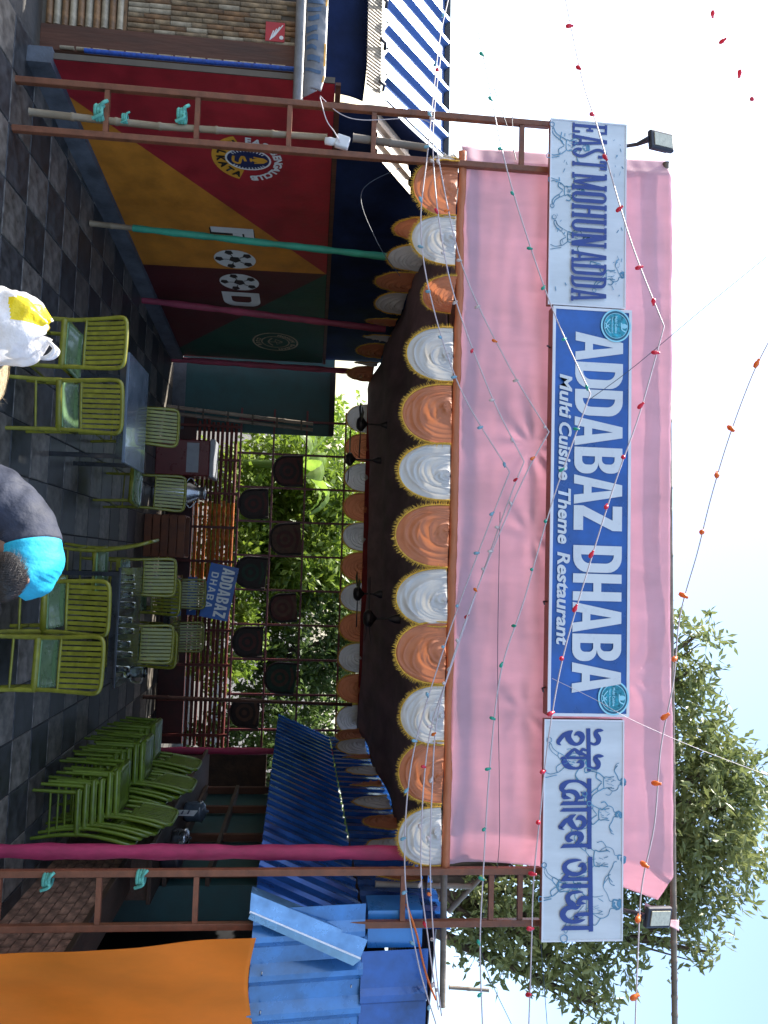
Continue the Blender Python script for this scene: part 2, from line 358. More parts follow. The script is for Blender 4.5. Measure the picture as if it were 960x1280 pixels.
            out = [(x, z1)]+[(x+r+(-r)*cos(pi*i/n) if False else x+w/2-w/2*cos(pi*i/n), z+r-r*sin(pi*i/n)) for i in range(n+1)]+[(x1, z1)]
            a = w/2-tx; inn = [(x+tx, z1)]+[(x+w/2-a*cos(pi*i/n), z+r-(r-tz)*sin(pi*i/n)) for i in range(n+1)]+[(x1-tx, z1)]
            vs = [s.pt(*p) for p in out]+[s.pt(*p) for p in inn]; m = len(out)
            s.mb.add(vs, [(i, i+1, m+i+1, m+i) for i in range(m-1)], mi); s.k += 1
            if serif: bx(x-serif, z1-tz, x+tx+serif, z1); bx(x1-tx-serif, z1-tz, x1+serif, z1)
        elif ch == 'S':
            a = tx*0.5; l, r_, b, t = x+a, x1-a, z+tz*.6, z1-tz*.6
            s.ribbon([(r_, z+h*.74), (r_-w*.02, z+h*.86), (x+w*.5, t), (l, z+h*.84), (l, z+h*.68), (x+w*.5, z+h*.5), (r_, z+h*.32), (r_, z+h*.15), (x+w*.5, b), (l+w*.02, z+h*.14), (l, z+h*.27)], tx*0.95, mi, 4)
    def word(s, txt, x0, x1, z, h, tx, tz, gap, widths={}, serif=0.0, space=0.55, mi=0):
        ws = [space if c == ' ' else widths.get(c, 1.0) for c in txt]
        n = len(txt)-1; unit = (x1-x0-gap*n)/sum(ws); x = x0
        for c, w in zip(txt, ws):
            if c != ' ': s.glyph(c, x, z, unit*w, h, tx, tz, serif, mi)
            x += unit*w+gap
    def build(s, name, mats, parent): return s.mb.build(name, mats, parent)

def textmesh(txt, name, m, parent, loc, size, xs=1.0, offset=0.0, shear=0.0, rot=(pi/2, 0, 0), align='LEFT', mtx=None):
    cu = bpy.data.curves.new('txt', 'FONT'); cu.body = txt; cu.size = size; cu.offset = offset; cu.shear = shear; cu.align_x = align; cu.align_y = 'CENTER' if align == 'CENTER' else 'TOP_BASELINE'
    cu.resolution_u = 3; cu.extrude = 0.0
    to = bpy.data.objects.new('txt', cu); COL.objects.link(to)
    dg = bpy.context.evaluated_depsgraph_get(); me = bpy.data.meshes.new_from_object(to.evaluated_get(dg))
    bpy.data.objects.remove(to); bpy.data.curves.remove(cu)
    me.name = name; me.materials.clear(); me.materials.append(G(m))
    o = bpy.data.objects.new(name, me); COL.objects.link(o); o.parent = parent
    if mtx is not None: me.transform(mtx)
    else: me.transform(Matrix.Translation(loc) @ Matrix.Rotation(rot[2], 4, 'Z') @ Matrix.Rotation(rot[0], 4, 'X') @ Matrix.Diagonal((xs, 1, 1, 1)))
    return o

# ================================================================== SETTING
YF = 6.6
mb = MB(); mb.grid(lambda u, v: Vector(((u-.5)*2400, (v-.3)*2400, -0.03)), 24, 24)
tag(mb.build('ground', 'ground'), kind='structure')
TS = 0.485; X0, Y0 = -4.62, 5.95
floor = MB().box((X0+TS*8.5, Y0+TS*8.5, -0.013), (TS*17+0.06, TS*17+0.06, 0.03)).build('floor', 'grout'); tag(floor, kind='structure')
g = 0.005
tl = {}
for k in ('tile_dark', 'tile_light'):
    b = MB(); h = TS/2-g
    b.add([(-h,-h,0),(h,-h,0),(h,h,0),(-h,h,0),(-h+.006,-h+.006,.008),(h-.006,-h+.006,.008),(h-.006,h-.006,.008),(-h+.006,h-.006,.008)],
          [(4,5,6,7),(0,1,5,4),(1,2,6,5),(2,3,7,6),(3,0,4,7)])
    tl[k] = b.mesh('tile', k)
for j in range(17):
    for i in range(17):
        o = link('tile', tl['tile_dark' if (i+j) % 2 else 'tile_light'], floor, (X0+TS*(i+.5), Y0+TS*(j+.5), 0.003+random.uniform(-.001, .001)))
        o.rotation_euler = (random.uniform(-.002, .002), random.uniform(-.002, .002), 0)

# ------------------------------------------------------------------ left mural wall
WA = Vector((-4.45, 6.75, 0)); WB = Vector((-3.72, 13.85, 0)); wd = (WB-WA).normalized(); wn = Vector((wd.y, -wd.x, 0)); WL = (WB-WA).length
wrot = math.atan2(wd.y, wd.x)
def wp(s, z, d=0): return WA + wd*s + wn*d + Vector((0, 0, z))
mw = thing('mural_wall', 'boarded left wall of the hall painted in red, orange, maroon and green', 'wall', WA)
mw.location = (0, 0, 0)
mid = wp(WL/2, 0)
MB().box((0, 0, 0), (WL, .06, 2.62), 0).build('board', 'wall_board', mw, wp(WL/2, 1.43, -.035), wrot)
MB().box((0, 0, 0), (WL+.1, .16, .22), 0).build('plinth', 'concrete', mw, wp(WL/2, .11, .0), wrot)
F = 0.004
for nm, mt, pts in (('red_field', 'mural_red', [(0, .2), (.45, .2), (3.68, 2.74), (0, 2.74)]),
                    ('orange_field', 'mural_orange', [(.45, .2), (3.74, .2), (3.68, 2.74)]),
                    ('maroon_field', 'mural_maroon', [(3.74, .2), (6.75, .2), (3.68, 2.74)]),
                    ('green_field', 'mural_green', [(6.75, .2), (7.1, .2), (7.1, 2.74), (3.68, 2.74)])):
    MB().poly([wp(s, z, F) for s, z in pts]).build(nm, mt, mw)
MB().box((0, 0, 0), (WL, .03, .05)).build('top_rail', 'brown_wood', mw, wp(WL/2, 2.77, .0), wrot)
# round club crest
fl = Flat(wp(1.22, 1.85, F+.003), wd, (0, 0, 1), wn)
fl.circ(0, 0, .20, .385, 20, 0, radians(198), radians(342)); crest = fl.build('crest_gold_arc', 'paint_gold', mw)
fl = Flat(wp(1.22, 1.85, F+.005), wd, (0, 0, 1), wn)
fl.disc(0, 0, .165, .225); fl.build('crest_shield', 'paint_navy', mw)
fl = Flat(wp(1.22, 1.85, F+.006), wd, (0, 0, 1), wn)
fl.ring([(.185*cos(a), .245*sin(a)) for a in np.linspace(0, 2*pi, 33)[:-1]], [(.165*cos(a), .225*sin(a)) for a in np.linspace(0, 2*pi, 33)[:-1]])
for k in range(36):
    a = 2*pi*k/36
    if abs(sin(a)) < .82: fl.ribbon([(.165*cos(a), .225*sin(a)), (.135*cos(a), .19*sin(a))], .012)
fl.build('crest_rim', 'paint_white', mw)
fl = Flat(wp(1.22, 1.85, F+.008), wd, (0, 0, 1), wn)
fl.ribbon([(-.05, -.15), (.04, -.16), (.07, -.1), (0, -.08), (-.05, -.05), (.03, -.03)], .03, 0, 4)
fl.ribbon([(-.03, .03), (.03, .03)], .025); fl.disc(0, .11, .035, .07); fl.ribbon([(-.05, .06), (-.035, .16), (0, .2)], .02); fl.ribbon([(.05, .06), (.035, .16), (0, .2)], .02)
fl.build('crest_torch', 'paint_gold', mw)
def arctext(txt, a0, a1, r, size, m, c=(1.22, 1.85), sq=1.0, flip=False, parent=mw, d=F+.01):
    for i, chh in enumerate(txt):
        if chh == ' ': continue
        a = radians(a0+(a1-a0)*i/max(1, len(txt)-1))
        Mx = Matrix(((wd.x, 0, wn.x, 0), (wd.y, 0, wn.y, 0), (0, 1, 0, 0), (0, 0, 0, 1)))
        Mt = Matrix.Translation(wp(c[0]+r*cos(a)*sq, c[1]+r*sin(a), d)) @ Mx @ Matrix.Rotation(a-pi/2+(pi if flip else 0), 4, 'Z')
        textmesh(chh, 'crest_letter', m, parent, None, size, offset=.006, align='CENTER', mtx=Mt)
arctext('EAST', 176, 128, .315, .125, 'paint_white')
arctext('BENGAL', 118, 52, .315, .115, 'paint_white')
arctext('CLUB', 40, 6, .315, .115, 'paint_white')
arctext('KOLKATA', 208, 332, .295, .12, 'paint_black', flip=True)
# FOOD lettering with footballs for the two Os
fl = Flat(wp(2.62, 1.27, F+.003), wd, (0, 0, 1), wn)
fl.glyph('F', 0.03, -.02, .36, .56, .15, .14); fl.build('food_letter_shadow', 'paint_black', mw)
fl = Flat(wp(2.62, 1.27, F+.005), wd, (0, 0, 1), wn)
fl.glyph('F', 0, 0, .36, .53, .13, .12); fl.glyph('D', 1.78, -.06, .46, .55, .13, .13)
fl.build('food_letters', 'paint_white', mw)
for cs in (3.42, 4.08):
    fl = Flat(wp(cs, 1.50, F+.005), wd, (0, 0, 1), wn); fl.disc(0, 0, .25, .28); bl = fl.build('football', 'paint_white', mw)
    fl = Flat(wp(cs, 1.50, F+.008), wd, (0, 0, 1), wn)
    for (x, z, r) in [(0, 0, .085)]+[(.19*cos(a), .21*sin(a), .062) for a in (pi/2+2*pi*k/5+pi/5 for k in range(5))]: fl.disc(x, z, r, r, 5)
    for k in range(5): a = pi/2+2*pi*k/5+pi/5; fl.ribbon([(.08*cos(a), .08*sin(a)), (.15*cos(a), .16*sin(a))], .014)
    fl.build('football_patch', 'paint_black', bl)
# pale club crest deep in the hall
fl = Flat(wp(6.22, 1.92, F+.003), wd, (0, 0, 1), wn)
fl.circ(0, 0, .36, .39); fl.circ(0, 0, .22, .245); fl.ribbon([(-.16, -.05), (0, -.12), (.16, -.05)], .03, 0, 5); fl.ribbon([(0, -.12), (0, .12), (.1, .02), (0, .02)], .02); fl.ribbon([(-.02, .12), (-.12, .0), (-.02, .0)], .02)
fl.build('pale_crest', 'cane_pale', mw)
arctext('MOHUN BAGAN', 165, 15, .30, .09, 'cane_pale', c=(6.22, 1.92)); arctext('CLUB', 245, 295, .30, .09, 'cane_pale', c=(6.22, 1.92), flip=True)

# navy tarpaulin above the mural
mb = MB(); mb.grid(lambda u, v: wp(.35+(WL-.35)*u, 2.66+(.6+min(1.25, u*7*.9))*v, .012*nz(u*9, v*3)+.008*sin(u*40)-.085), 60, 12)
tag(thick(mb.build('navy_tarpaulin', 'navy_tarp'), .004), 'dark navy tarpaulin hung above the painted mural wall', 'tarpaulin')

# ------------------------------------------------------------------ roof and fabric ceiling
rf = thing('hall_roof', 'dark tin roof over the hall, seen behind the pink cloth from below', 'roof')
def corr(mb, o, eu, ev, lu, lv, pitch=.2, depth=.035, n=None, nrm=None, shape=(0, .35, .5, .85), sag=0):
    # trapezoid-ribbed sheet: ribs run along ev
    o = Vector(o); eu = Vector(eu).normalized(); ev = Vector(ev).normalized(); nn = Vector(nrm).normalized() if nrm else eu.cross(ev).normalized()
    us = []; k = 0
    while k*pitch < lu:
        for q, h in zip(shape, (0, 0, depth, depth)):
            u = (k+q)*pitch
            if u <= lu: us.append((u, h))
        k += 1
    us.append((lu, us[-1][1])); nv = 6
    vs = [o+eu*u+ev*(lv*j/nv)+nn*(h+sag*sin(pi*j/nv)) for j in range(nv+1) for u, h in us]; m = len(us)
    mb.add(vs, [(j*m+i, j*m+i+1, (j+1)*m+i+1, (j+1)*m+i) for j in range(nv) for i in range(m-1)])
mb = MB(); corr(mb, (-3.95, YF+.25, 4.55), (1, 0, 0), (0, 1, -.04), 6.6, 7.9, .18, .03, nrm=(0, 0, 1)); thick(mb.build('roof_sheet', 'roof_tin', rf), .003)
for y in (7.2, 9.2, 11.2, 13.2): MB().bar((-3.9, y, 4.42-.04*(y-6.8)), (2.65, y, 4.42-.04*(y-6.8)), .09).build('rafter', 'brown_steel', rf)
def ceil_f(u, v):
    y = YF+.18+v*7.3; x = -3.35+u*6.2
    return Vector((x, y, 3.92-.03*v*7.3 + .10*(abs(2*u-1)**2)*-1 + .03*sin(v*pi*6)+.02*nz(x*1.3, y*1.3) - .10*max(0, 1-abs(v-.0)/.06)*.3))
mb = MB(); mb.grid(ceil_f, 60, 70); tag(thick(mb.build('fabric_ceiling', 'dark_fabric'), .004), 'dark purple cloth ceiling stretched over the tables', 'ceiling cloth')
mb = MB(); mb.grid(lambda u, v: Vector((-4.02+u*.75, YF+.35+v*7, 4.10-.25*u+.05*nz(u*3, v*8)+.03*sin(v*30))), 16, 50)
tag(thick(mb.build('black_tarpaulin', 'black_tarp'), .004), 'black plastic sheet under the roof above the mural wall', 'tarpaulin')

# ------------------------------------------------------------------ pink awning cloth
def cloth_f(u, v):
    z = 3.925+v*1.965+ .012*v*sin(u*9)*v*v + .012*nz(u*30, 3)*v + .03*u*v
    xl = -3.90-.04*v; xr = 2.53+.40*v*v
    x = xl+(xr-xl)*u
    y = YF-.02
    y += .010*sin(x*7+1.3*sin(z*2.1))*(.4+.6*nz(x*.8, z*.7)) + .022*nz(x*1.1, z*1.4, 5) + .008*nz(x*2.2, z*9, 8) + .004*nz(x*14, z*3, 2)
    for cx, cz, a, nf in ((-1.12, 4.60, .012, 9), (1.2, 4.58, .006, 7), (-.35, 4.62, .008, 7), (.9, 5.5, .008, 8)):
        dx, dz = x-cx, z-cz; d = math.hypot(dx, dz); th = math.atan2(dz, dx)
        y += a*math.exp(-d*d*6)*sin(nf*th+2.5*nz(cx*3+d*2, th))*min(1, d*d*40)
    y += .05*math.exp(-((v-.02)/.05)**2)*-1
    if u > .955: y += (u-.955)*6.2*(.5+.5*v)
    if u < .03: y += (.03-u)*4
    return Vector((x, y, z))
mb = MB(); mb.grid(cloth_f, 240, 90)
aw = thing('awning_cloth', 'long pink cloth banner stretched across the front behind the signboards', 'cloth')
thick(mb.build('cloth', 'pink_cloth', aw), .003)
mb = MB(); mb.grid(lambda u, v: Vector((-3.78+6.32*u, YF-.06-.02*sin(v*pi)+.008*nz(u*40, v*3), 3.875+.07*v+.012*nz(u*12, 1)+.006*nz(u*60, v*2))), 140, 5)
thick(mb.build('orange_band', 'orange_satin', aw), .003)
# corner tail of the cloth at the right end
mb = MB(); mb.grid(lambda u, v: pY(806+40*u+4*sin(u*7), 1128+(36-14*v)*u+20*v*(1-u), YF-.02+.05*v+.03*sin(u*5)), 14, 8)
thick(mb.build('cloth_tail', 'pink_cloth', aw), .003)
# bamboo rail along the top of the cloth
def bamboo(path, r, n=9, step=.38):
    mb = MB(); P = [Vector(p) for p in path]; L = (P[-1]-P[0]).length; k = max(2, int(L/step)); pts = []; rs = []
    for i in range(k+1):
        t = i/k
        seg = t*(len(P)-1); j = min(int(seg), len(P)-2); q = P[j].lerp(P[j+1], seg-j)
        d = (P[-1]-P[0]).normalized()
        for off, rr in ((-.02, r), (-.008, r*1.16), (.008, r*1.16), (.02, r)):
            if (i == 0 and off < 0) or (i == k and off > 0): continue
            pts.append(q+d*off); rs.append(rr*(1-.12*t))
    mb.tube(pts, rs, n); return mb
tag(bamboo([(-3.9, YF+.05, 5.88), (2.9, YF+.05, 5.97), (4.6, YF+.1, 6.02)], .028).build('bamboo_rail', 'bamboo_grey'), 'long bamboo pole holding the top edge of the pink cloth', 'pole')

# ------------------------------------------------------------------ scalloped swags
def swag_mesh(mt, fringe=True, seed=0, w=.56, h=.46, folds=5.5):
    rr = random.Random(seed); ph = rr.uniform(0, 6); skw = rr.uniform(-.05, .05)
    FD = []; r0 = .08
    while r0 < .97:
        FD.append((r0, rr.uniform(.012, .034), rr.uniform(.3, 1.0), rr.uniform(0, 6), rr.uniform(-.10, .10))); r0 += rr.uniform(.045, .14)
    def shp(r, a):
        # a 0..pi: left to right along the bottom; r 0..1 out from the gathered point
        ca, sa = cos(pi-a), sin(a)
        x = w/2*ca*r*(1.0-.06*(1-sa)) + skw*(1-r); z = -h*(max(0, sa)**.85)*r
        y = -.055*(1-r**1.7)*max(0, sa)**.5
        for rk, wk, ak, pk, tk in FD:
            rc = rk + tk*ca + .03*sin(2.3*a+pk) + .02*nz(a*1.7, pk, 1.0)
            am = ak*(.25+.75*sa)*(.65+.6*nz(a*1.4, pk*2, rk*5))
            q = (r-rc)/wk
            y -= .024*am*(math.exp(-q*q) if q < 0 else math.exp(-q*q*.35))
        y += .010*nz(x*9, z*9, seed)
        return Vector((x, y, z))
    mb = MB(); mb.grid(lambda u, v: shp(.03+.97*v, pi*u), 40, 64)
    me = mb.mesh('drape', mt)
    fb = MB(); N = 150
    for i in range(N):
        a = pi*(i+.5)/N; p = shp(.99, a); q = shp(1.0, a); d = Vector((w*cos(pi-a), 0, -h*sin(a)*1.2)).normalized()
        d = (d+Vector((rr.uniform(-.35, .35), rr.uniform(-.3, .1), rr.uniform(-.35, .25)))).normalized(); l = rr.uniform(.022, .05)
        t = Vector((-d.z, 0, d.x))*.004
        fb.add([p-t, p+t, q+d*l], [(0, 1, 2)])
    # braided edge
    fb.tube([shp(1.0, pi*i/40)+Vector((0, -.006, 0)) for i in range(41)], .007, 5)
    return me, fb.mesh('fringe', 'yellow_fringe')
SW = {(c, s): swag_mesh(c, seed=s) for c in ('orange_satin', 'white_satin') for s in range(1, 8)}
def swag(loc, rz, c, s, sx, sz, label, group):
    t = thing('swag', label, 'swag', loc, rz, group)
    a, b = SW[(c, s)]
    o = link('drape', a, t); f = link('fringe', b, t)
    t.scale = (sx, 1, sz); t.rotation_euler = (0, random.uniform(-.04, .04), rz); return t
ordn = ['first', 'second', 'third', 'fourth', 'fifth', 'sixth', 'seventh', 'eighth', 'ninth', 'tenth', 'eleventh', 'twelfth', 'thirteenth', 'fourteenth']
front = [(232, 516, 'o'), (297, 514, 'w'), (440, 508, 'w'), (515, 502, 'o'), (587, 498, 'w'), (668, 494, 'o'), (745, 495, 'w'), (815, 494, 'o'), (893, 500, 'w'), (965, 498, 'o'), (1045, 497, 'w')]
cnt = {'o': 0, 'w': 0}; tot = {'o': 5, 'w': 6}
for i, (py, pxb, c) in enumerate(front):
    b = pY(pxb, py, YF-.05); top = 3.87
    cnt[c] += 1
    nm = 'orange' if c == 'o' else 'white'
    swag((b.x, YF-.05, top), 0, 'orange_satin' if c == 'o' else 'white_satin', 1+(i*2) % 7, (.98 if c == 'w' else 1.02)*(0.93 if i in (1, 2, 10) else 1)*random.uniform(.95, 1.06), (top-b.z)/.46,
         f'{nm} satin swag under the pink cloth, {ordn[cnt[c]-1]} {nm} one from the left', 'satin swags in the front row')
# the twisted orange swag between the second and third scallops
a = pY(530, 365, YF-.03)
sg = swag((a.x, YF-.02, 3.87), radians(60), 'orange_satin', 2, .8, .62, 'crumpled orange swag turned sideways between two white swags near the left end', 'satin swags in the front row')
a = pY(540, 195, YF-.05)
swag((a.x+.02, YF, 3.87), radians(-65), 'white_satin', 3, .6, .7, 'pale swag turned sideways at the far left corner of the front row', 'satin swags in the front row')
# rows along the sides and the back of the ceiling
for k in range(9):
    c = 'ow'[k % 2]; nm = {'o': 'orange', 'w': 'white'}[c]
    swag((-3.36, 7.25+k*.72, 3.80-.022*k), radians(90+random.uniform(-14, 14)), c == 'o' and 'orange_satin' or 'white_satin', 1+k % 3, 1.1, .9+random.uniform(-.1, .1),
         f'{nm} swag edge-on along the left ceiling side, {ordn[k]} from the front', 'swags along the left of the ceiling')
    swag((2.86, 7.3+k*.72, 3.80-.022*k), radians(-90+random.uniform(-14, 14)), c == 'o' and 'orange_satin' or 'white_satin', 1+(k+1) % 3, 1.1, .9+random.uniform(-.1, .1),
         f'{nm} swag edge-on along the right ceiling side, {ordn[k]} from the front', 'swags along the right of the ceiling')
for k in range(11):
    c = 'wo'[k % 2]; nm = {'o': 'orange', 'w': 'white'}[c]
    swag((-2.75+k*.55, 13.95, 3.66), 0, c == 'o' and 'orange_satin' or 'white_satin', 1+k % 3, 1, .95,
         f'{nm} swag in the row at the back of the hall, {ordn[k]} from the left', 'swags along the back of the ceiling')
mb = MB(); mb.grid(lambda u, v: Vector((-3.1+u*6.1, 13.9+.02*sin(u*60)+.02*nz(u*20, v), 3.60+.14*v)), 120, 3)
tag(thick(mb.build('back_valance', 'red_valance'), .003), 'narrow red cloth strip above the back row of swags', 'valance')

# ------------------------------------------------------------------ signboards
def board(name, x0, x1, z0, z1, face, label, trim=.025, depth=.12, yf=YF-.24):
    t = thing(name, label, 'sign', ((x0+x1)/2, yf, z0)); w = x1-x0; h = z1-z0
    bevel(MB().box((0, depth/2+.006, h/2), (w, depth, h)).build('case', 'sign_side', t), .004)
    MB().box((0, 0, h/2), (w-.006, .008, h-.006)).build('face', face, t)
    if trim:
        m = MB()
        m.box((0, -.004, trim/2), (w, .014, trim)); m.box((0, -.004, h-trim/2), (w, .014, trim))
        m.box((-w/2+trim/2, -.004, h/2), (trim, .014, h-2*trim)); m.box((w/2-trim/2, -.004, h/2), (trim, .014, h-2*trim))
        m.build('trim', 'sign_trim', t)
    return t, w, h
def loc_of(t, p): return Vector(p)-t.location
# main blue sign
sb, w, h = board('sign_board', -2.335, 1.205, 4.714, 5.427, 'sign_blue', 'wide blue lit signboard reading ADDABAZ DHABA in pale capitals')
yf = -.008
fl = Flat((-w/2, yf, 0), (1, 0, 0), (0, 0, 1), (0, -1, 0))
SX = lambda py: (pY(740, py, YF-.24).x+2.335)
W1 = {'A': 1.02, 'D': .92, 'B': .92, 'Z': .85, 'H': .92}
def bignames(fl, mi):
    fl.word('ADDABAZ', SX(416), SX(663), .205, .43, .078, .070, .012, W1, mi=mi)
    fl.word('DHABA', SX(682), SX(866), .205, .43, .078, .070, .012, W1, mi=mi)
fl.k = 2; bignames(fl, 0); fl.build('letters', 'sign_letter', sb)
for wd_, ya, yb_ in (('Multi', 470, 525), ('Cuisine', 530, 602), ('Theme', 612, 681), ('Restaurant', 691, 807)):
    tx = textmesh(wd_, 'tagline_word', 'sign_letter', sb, Vector((0, 0, 0)), .15, 1.0, .0045, .18)
    xs = [v.co.x for v in tx.data.vertices]; s_ = (SX(yb_)-SX(ya))/(max(xs)-min(xs))
    tx.data.transform(Matrix.Translation((SX(ya)-w/2-min(xs)*s_, yf-.012, .068)) @ Matrix.Diagonal((s_, 1, 1, 1)))
for py, pz in ((408, 769), (872, 766)):
    c = loc_of(sb, pY(pz, py, YF-.24))
    bd = None
    fl = Flat((c.x, yf-.004, c.z), (1, 0, 0), (0, 0, 1), (0, -1, 0)); fl.disc(0, 0, .140, .130, 40); bd = fl.build('badge', 'badge_dark', sb)
    fl = Flat((c.x, yf-.0055, c.z), (1, 0, 0), (0, 0, 1), (0, -1, 0)); fl.disc(0, 0, .108, .103, 30); fl.build('badge_field', 'badge_teal', bd)
    fl = Flat((c.x, yf-.008, c.z), (1, 0, 0), (0, 0, 1), (0, -1, 0))
    A = np.linspace(0, 2*pi, 41)[:-1]
    fl.ring([(.147*cos(a), .136*sin(a)) for a in A], [(.133*cos(a), .122*sin(a)) for a in A]); fl.ring([(.114*cos(a), .108*sin(a)) for a in A], [(.109*cos(a), .103*sin(a)) for a in A])
    # a small figure with a cup, cross-hatching and letters
    fl.disc(.0, .075, .022, .03, 12); fl.ribbon([(-.03, .05), (.03, .055), (.05, .09)], .012, 0, 4); fl.ribbon([(-.06, -.05), (.0, -.09), (.07, -.05)], .008, 0, 4)
    fl.ribbon([(-.01, -.06), (.03, -.1)], .008); fl.ribbon([(.02, -.06), (-.02, -.1)], .008)
    fl.build('badge_rim', 'badge_rim', bd)
    textmesh('Multi Cuisine', 'badge_text', 'badge_rim', bd, Vector((c.x-.088, yf-.012, c.z-.01)), .031, .95, .001)
    textmesh('Theme Restaurant', 'badge_text', 'badge_rim', bd, Vector((c.x-.08, yf-.012, c.z-.04)), .021, .95, .0005)
for x in (-1.6, -.2, 1.1): MB().bar((x, .12, .3), (x, .26, .3), .03).build('bracket', 'lamp_black', sb)
# hanging clips along the lower edge
for py in (433, 752, 860):
    c = loc_of(sb, pY(684, py, YF-.2)); MB().tube([(c.x, .1, .02), (c.x, .02, -.04), (c.x+.02, -.03, -.045)], .008, 6).build('clip', 'lamp_black', sb)

# white sign, left
sl_, w, h = board('sign_board', -4.045, -2.345, 4.666, 5.369, 'sign_white', 'white signboard reading EAST MOHUN ADDA in navy slab letters, beside the blue sign', .012, .05)
fl = Flat((-w/2, -.008, 0), (1, 0, 0), (0, 0, 1), (0, -1, 0))
SXL = lambda py: pY(730, py, YF-.24).x+4.045
WE = {'E': .8, 'A': .98, 'S': .85, 'T': .85, 'M': 1.22, 'O': .9, 'H': 1.0, 'U': 1.0, 'N': 1.0, 'D': .95}
fl.word('EAST', SXL(156), SXL(212), .20, .32, .029, .022, .019, WE, .008)
fl.word('MOHUN', SXL(219), SXL(309), .20, .32, .036, .022, .021, WE, .009)
fl.word('ADDA', SXL(315), SXL(377), .20, .32, .031, .022, .019, WE, .008)
fl.build('letters', 'sign_navy', sl_)
def sketch(fl, x, z, sc, flip, rr):
    # a running player drawn in thin pen lines
    f = -1 if flip else 1
    q = lambda pts: [(x+f*a*sc, z+b*sc) for a, b in pts]
    def pen(pts, w=.007, n=5):
        fl.ribbon(q(pts), w*(.6+rr.random()*.7), 0, n)
    fl.disc(x+f*.02*sc, z+.89*sc, .055*sc, .045*sc, 10)
    for k in range(7):
        a = rr.uniform(0, 6.28); pen([(.02+.07*cos(a), .86+.08*sin(a)), (.02+.09*cos(a+.8), .86+.09*sin(a+.8)), (.02+.05*cos(a+1.7), .87+.06*sin(a+1.7))], .012)
    pen([(-.05, .8), (-.06, .74), (-.16, .70), (-.2, .58), (-.12, .44)]); pen([(.06, .78), (.07, .73), (.17, .69), (.3, .62), (.42, .70)])
    pen([(-.14, .62), (-.12, .45), (-.13, .36), (.12, .36), (.13, .5), (.15, .62)]); pen([(-.13, .36), (-.2, .22), (-.12, .2), (.0, .3)])
    pen([(.12, .36), (.24, .2), (.12, .16), (.02, .3)]); pen([(-.2, .22), (-.3, .08), (-.42, .02), (-.36, -.02), (-.24, .04), (-.13, .18)])
    pen([(.24, .2), (.28, .02), (.24, -.12), (.34, -.14), (.36, -.09), (.33, .04), (.3, .18)]); pen([(-.2, .58), (-.3, .5), (-.28, .4)]); pen([(.3, .62), (.44, .66), (.48, .74)])
    for k in range(9):
        a, b = rr.uniform(-.12, .12), rr.uniform(.38, .66); pen([(a, b), (a+rr.uniform(-.05, .05), b-.08)], .005, 0)
    for k in range(3): a = 2.1*k; pen([(-.5+.06*cos(a), -.02+.06*sin(a)), (-.5+.06*cos(a+1.1), -.02+.06*sin(a+1.1)), (-.5+.06*cos(a+2.2), -.02+.06*sin(a+2.2))])
rr = random.Random(3)
fl = Flat((-w/2, -.0065, 0), (1, 0, 0), (0, 0, 1), (0, -1, 0))
def sketches(par, w, lst):
    for (x, z, sc, f) in lst:
        fl = Flat((-w/2, -.0055, 0), (1, 0, 0), (0, 0, 1), (0, -1, 0)); sketch(fl, x, z, sc, f, rr)
        fl.build('player_sketch', 'sign_sketch', par)
sketches(sl_, w, ((.24, .02, .36, False), (.66, .03, .30, True), (1.08, .05, .34, False), (1.40, .42, .30, True)))
fl = Flat((-w/2, -.0065, 0), (1, 0, 0), (0, 0, 1), (0, -1, 0))
for k in range(40):
    x = rr.choice([.1+rr.random()*.5, .85+rr.random()*.75]); z = rr.choice([.05+rr.random()*.10, .57+rr.random()*.10]); l = rr.uniform(.01, .04)
    fl.ribbon([(x, z), (x+l, z+rr.uniform(-.02, .02))], rr.uniform(.003, .009))
fl.build('ink_specks', 'sign_sketch', sl_)['kind'] = 'stuff'
# white sign, right (Bengali lettering)
sr_, w, h = board('sign_board', 1.232, 3.04, 4.690, 5.384, 'sign_white', 'white signboard with navy Bengali lettering, right of the blue sign', .012, .05)
ns = YF-.24
fl = Flat((0, -.009, 0), (1, 0, 0), (0, 0, 1), (0, -1, 0))
def bn(scale, ox, oy, pts, n=6):      # a brush stroke: (x, y, width) per point
    Q = catrom(pts, n) if n else [Vector(p) for p in pts]; L = []
    W_ = []
    for q in Q:
        p = pY(ox+q.x/scale, oy+q.y/scale, ns); W_.append((p.x-sr_.location.x, p.z-sr_.location.z, max(2, q.z)/scale*ns/950))
    m = len(W_); vs = []
    for i in range(m):
        t = Vector((W_[min(i+1, m-1)][0]-W_[max(i-1, 0)][0], W_[min(i+1, m-1)][1]-W_[max(i-1, 0)][1])); t = t.normalized() if t.length > 1e-9 else Vector((1, 0))
        nx, nzz = -t.y*W_[i][2]/2, t.x*W_[i][2]/2
        vs += [fl.pt(W_[i][0]+nx, W_[i][1]+nzz), fl.pt(W_[i][0]-nx, W_[i][1]-nzz)]
    fl.mb.add(vs, [(2*i, 2*i+1, 2*i+3, 2*i+2) for i in range(m-1)]); fl.k += 1
c1 = lambda p, n=6: bn(13.71, 690, 905, p, n)
c2 = lambda p, n=6: bn(12.8, 690, 965, p, n)
c3 = lambda p, n=6: bn(12.19, 690, 1065, p, n)
c1([(615, 72, 75), (630, 800, 72)], 0)
c1([(650, 320, 40), (715, 345, 45), (780, 310, 75), (790, 245, 95), (755, 190, 95), (745, 145, 80), (775, 110, 60), (830, 105, 50), (875, 108, 12)])
c1([(640, 735, 40), (715, 755, 45), (775, 735, 75), (785, 670, 95), (750, 620, 95), (740, 575, 80), (775, 545, 60), (830, 545, 55), (880, 548, 12)])
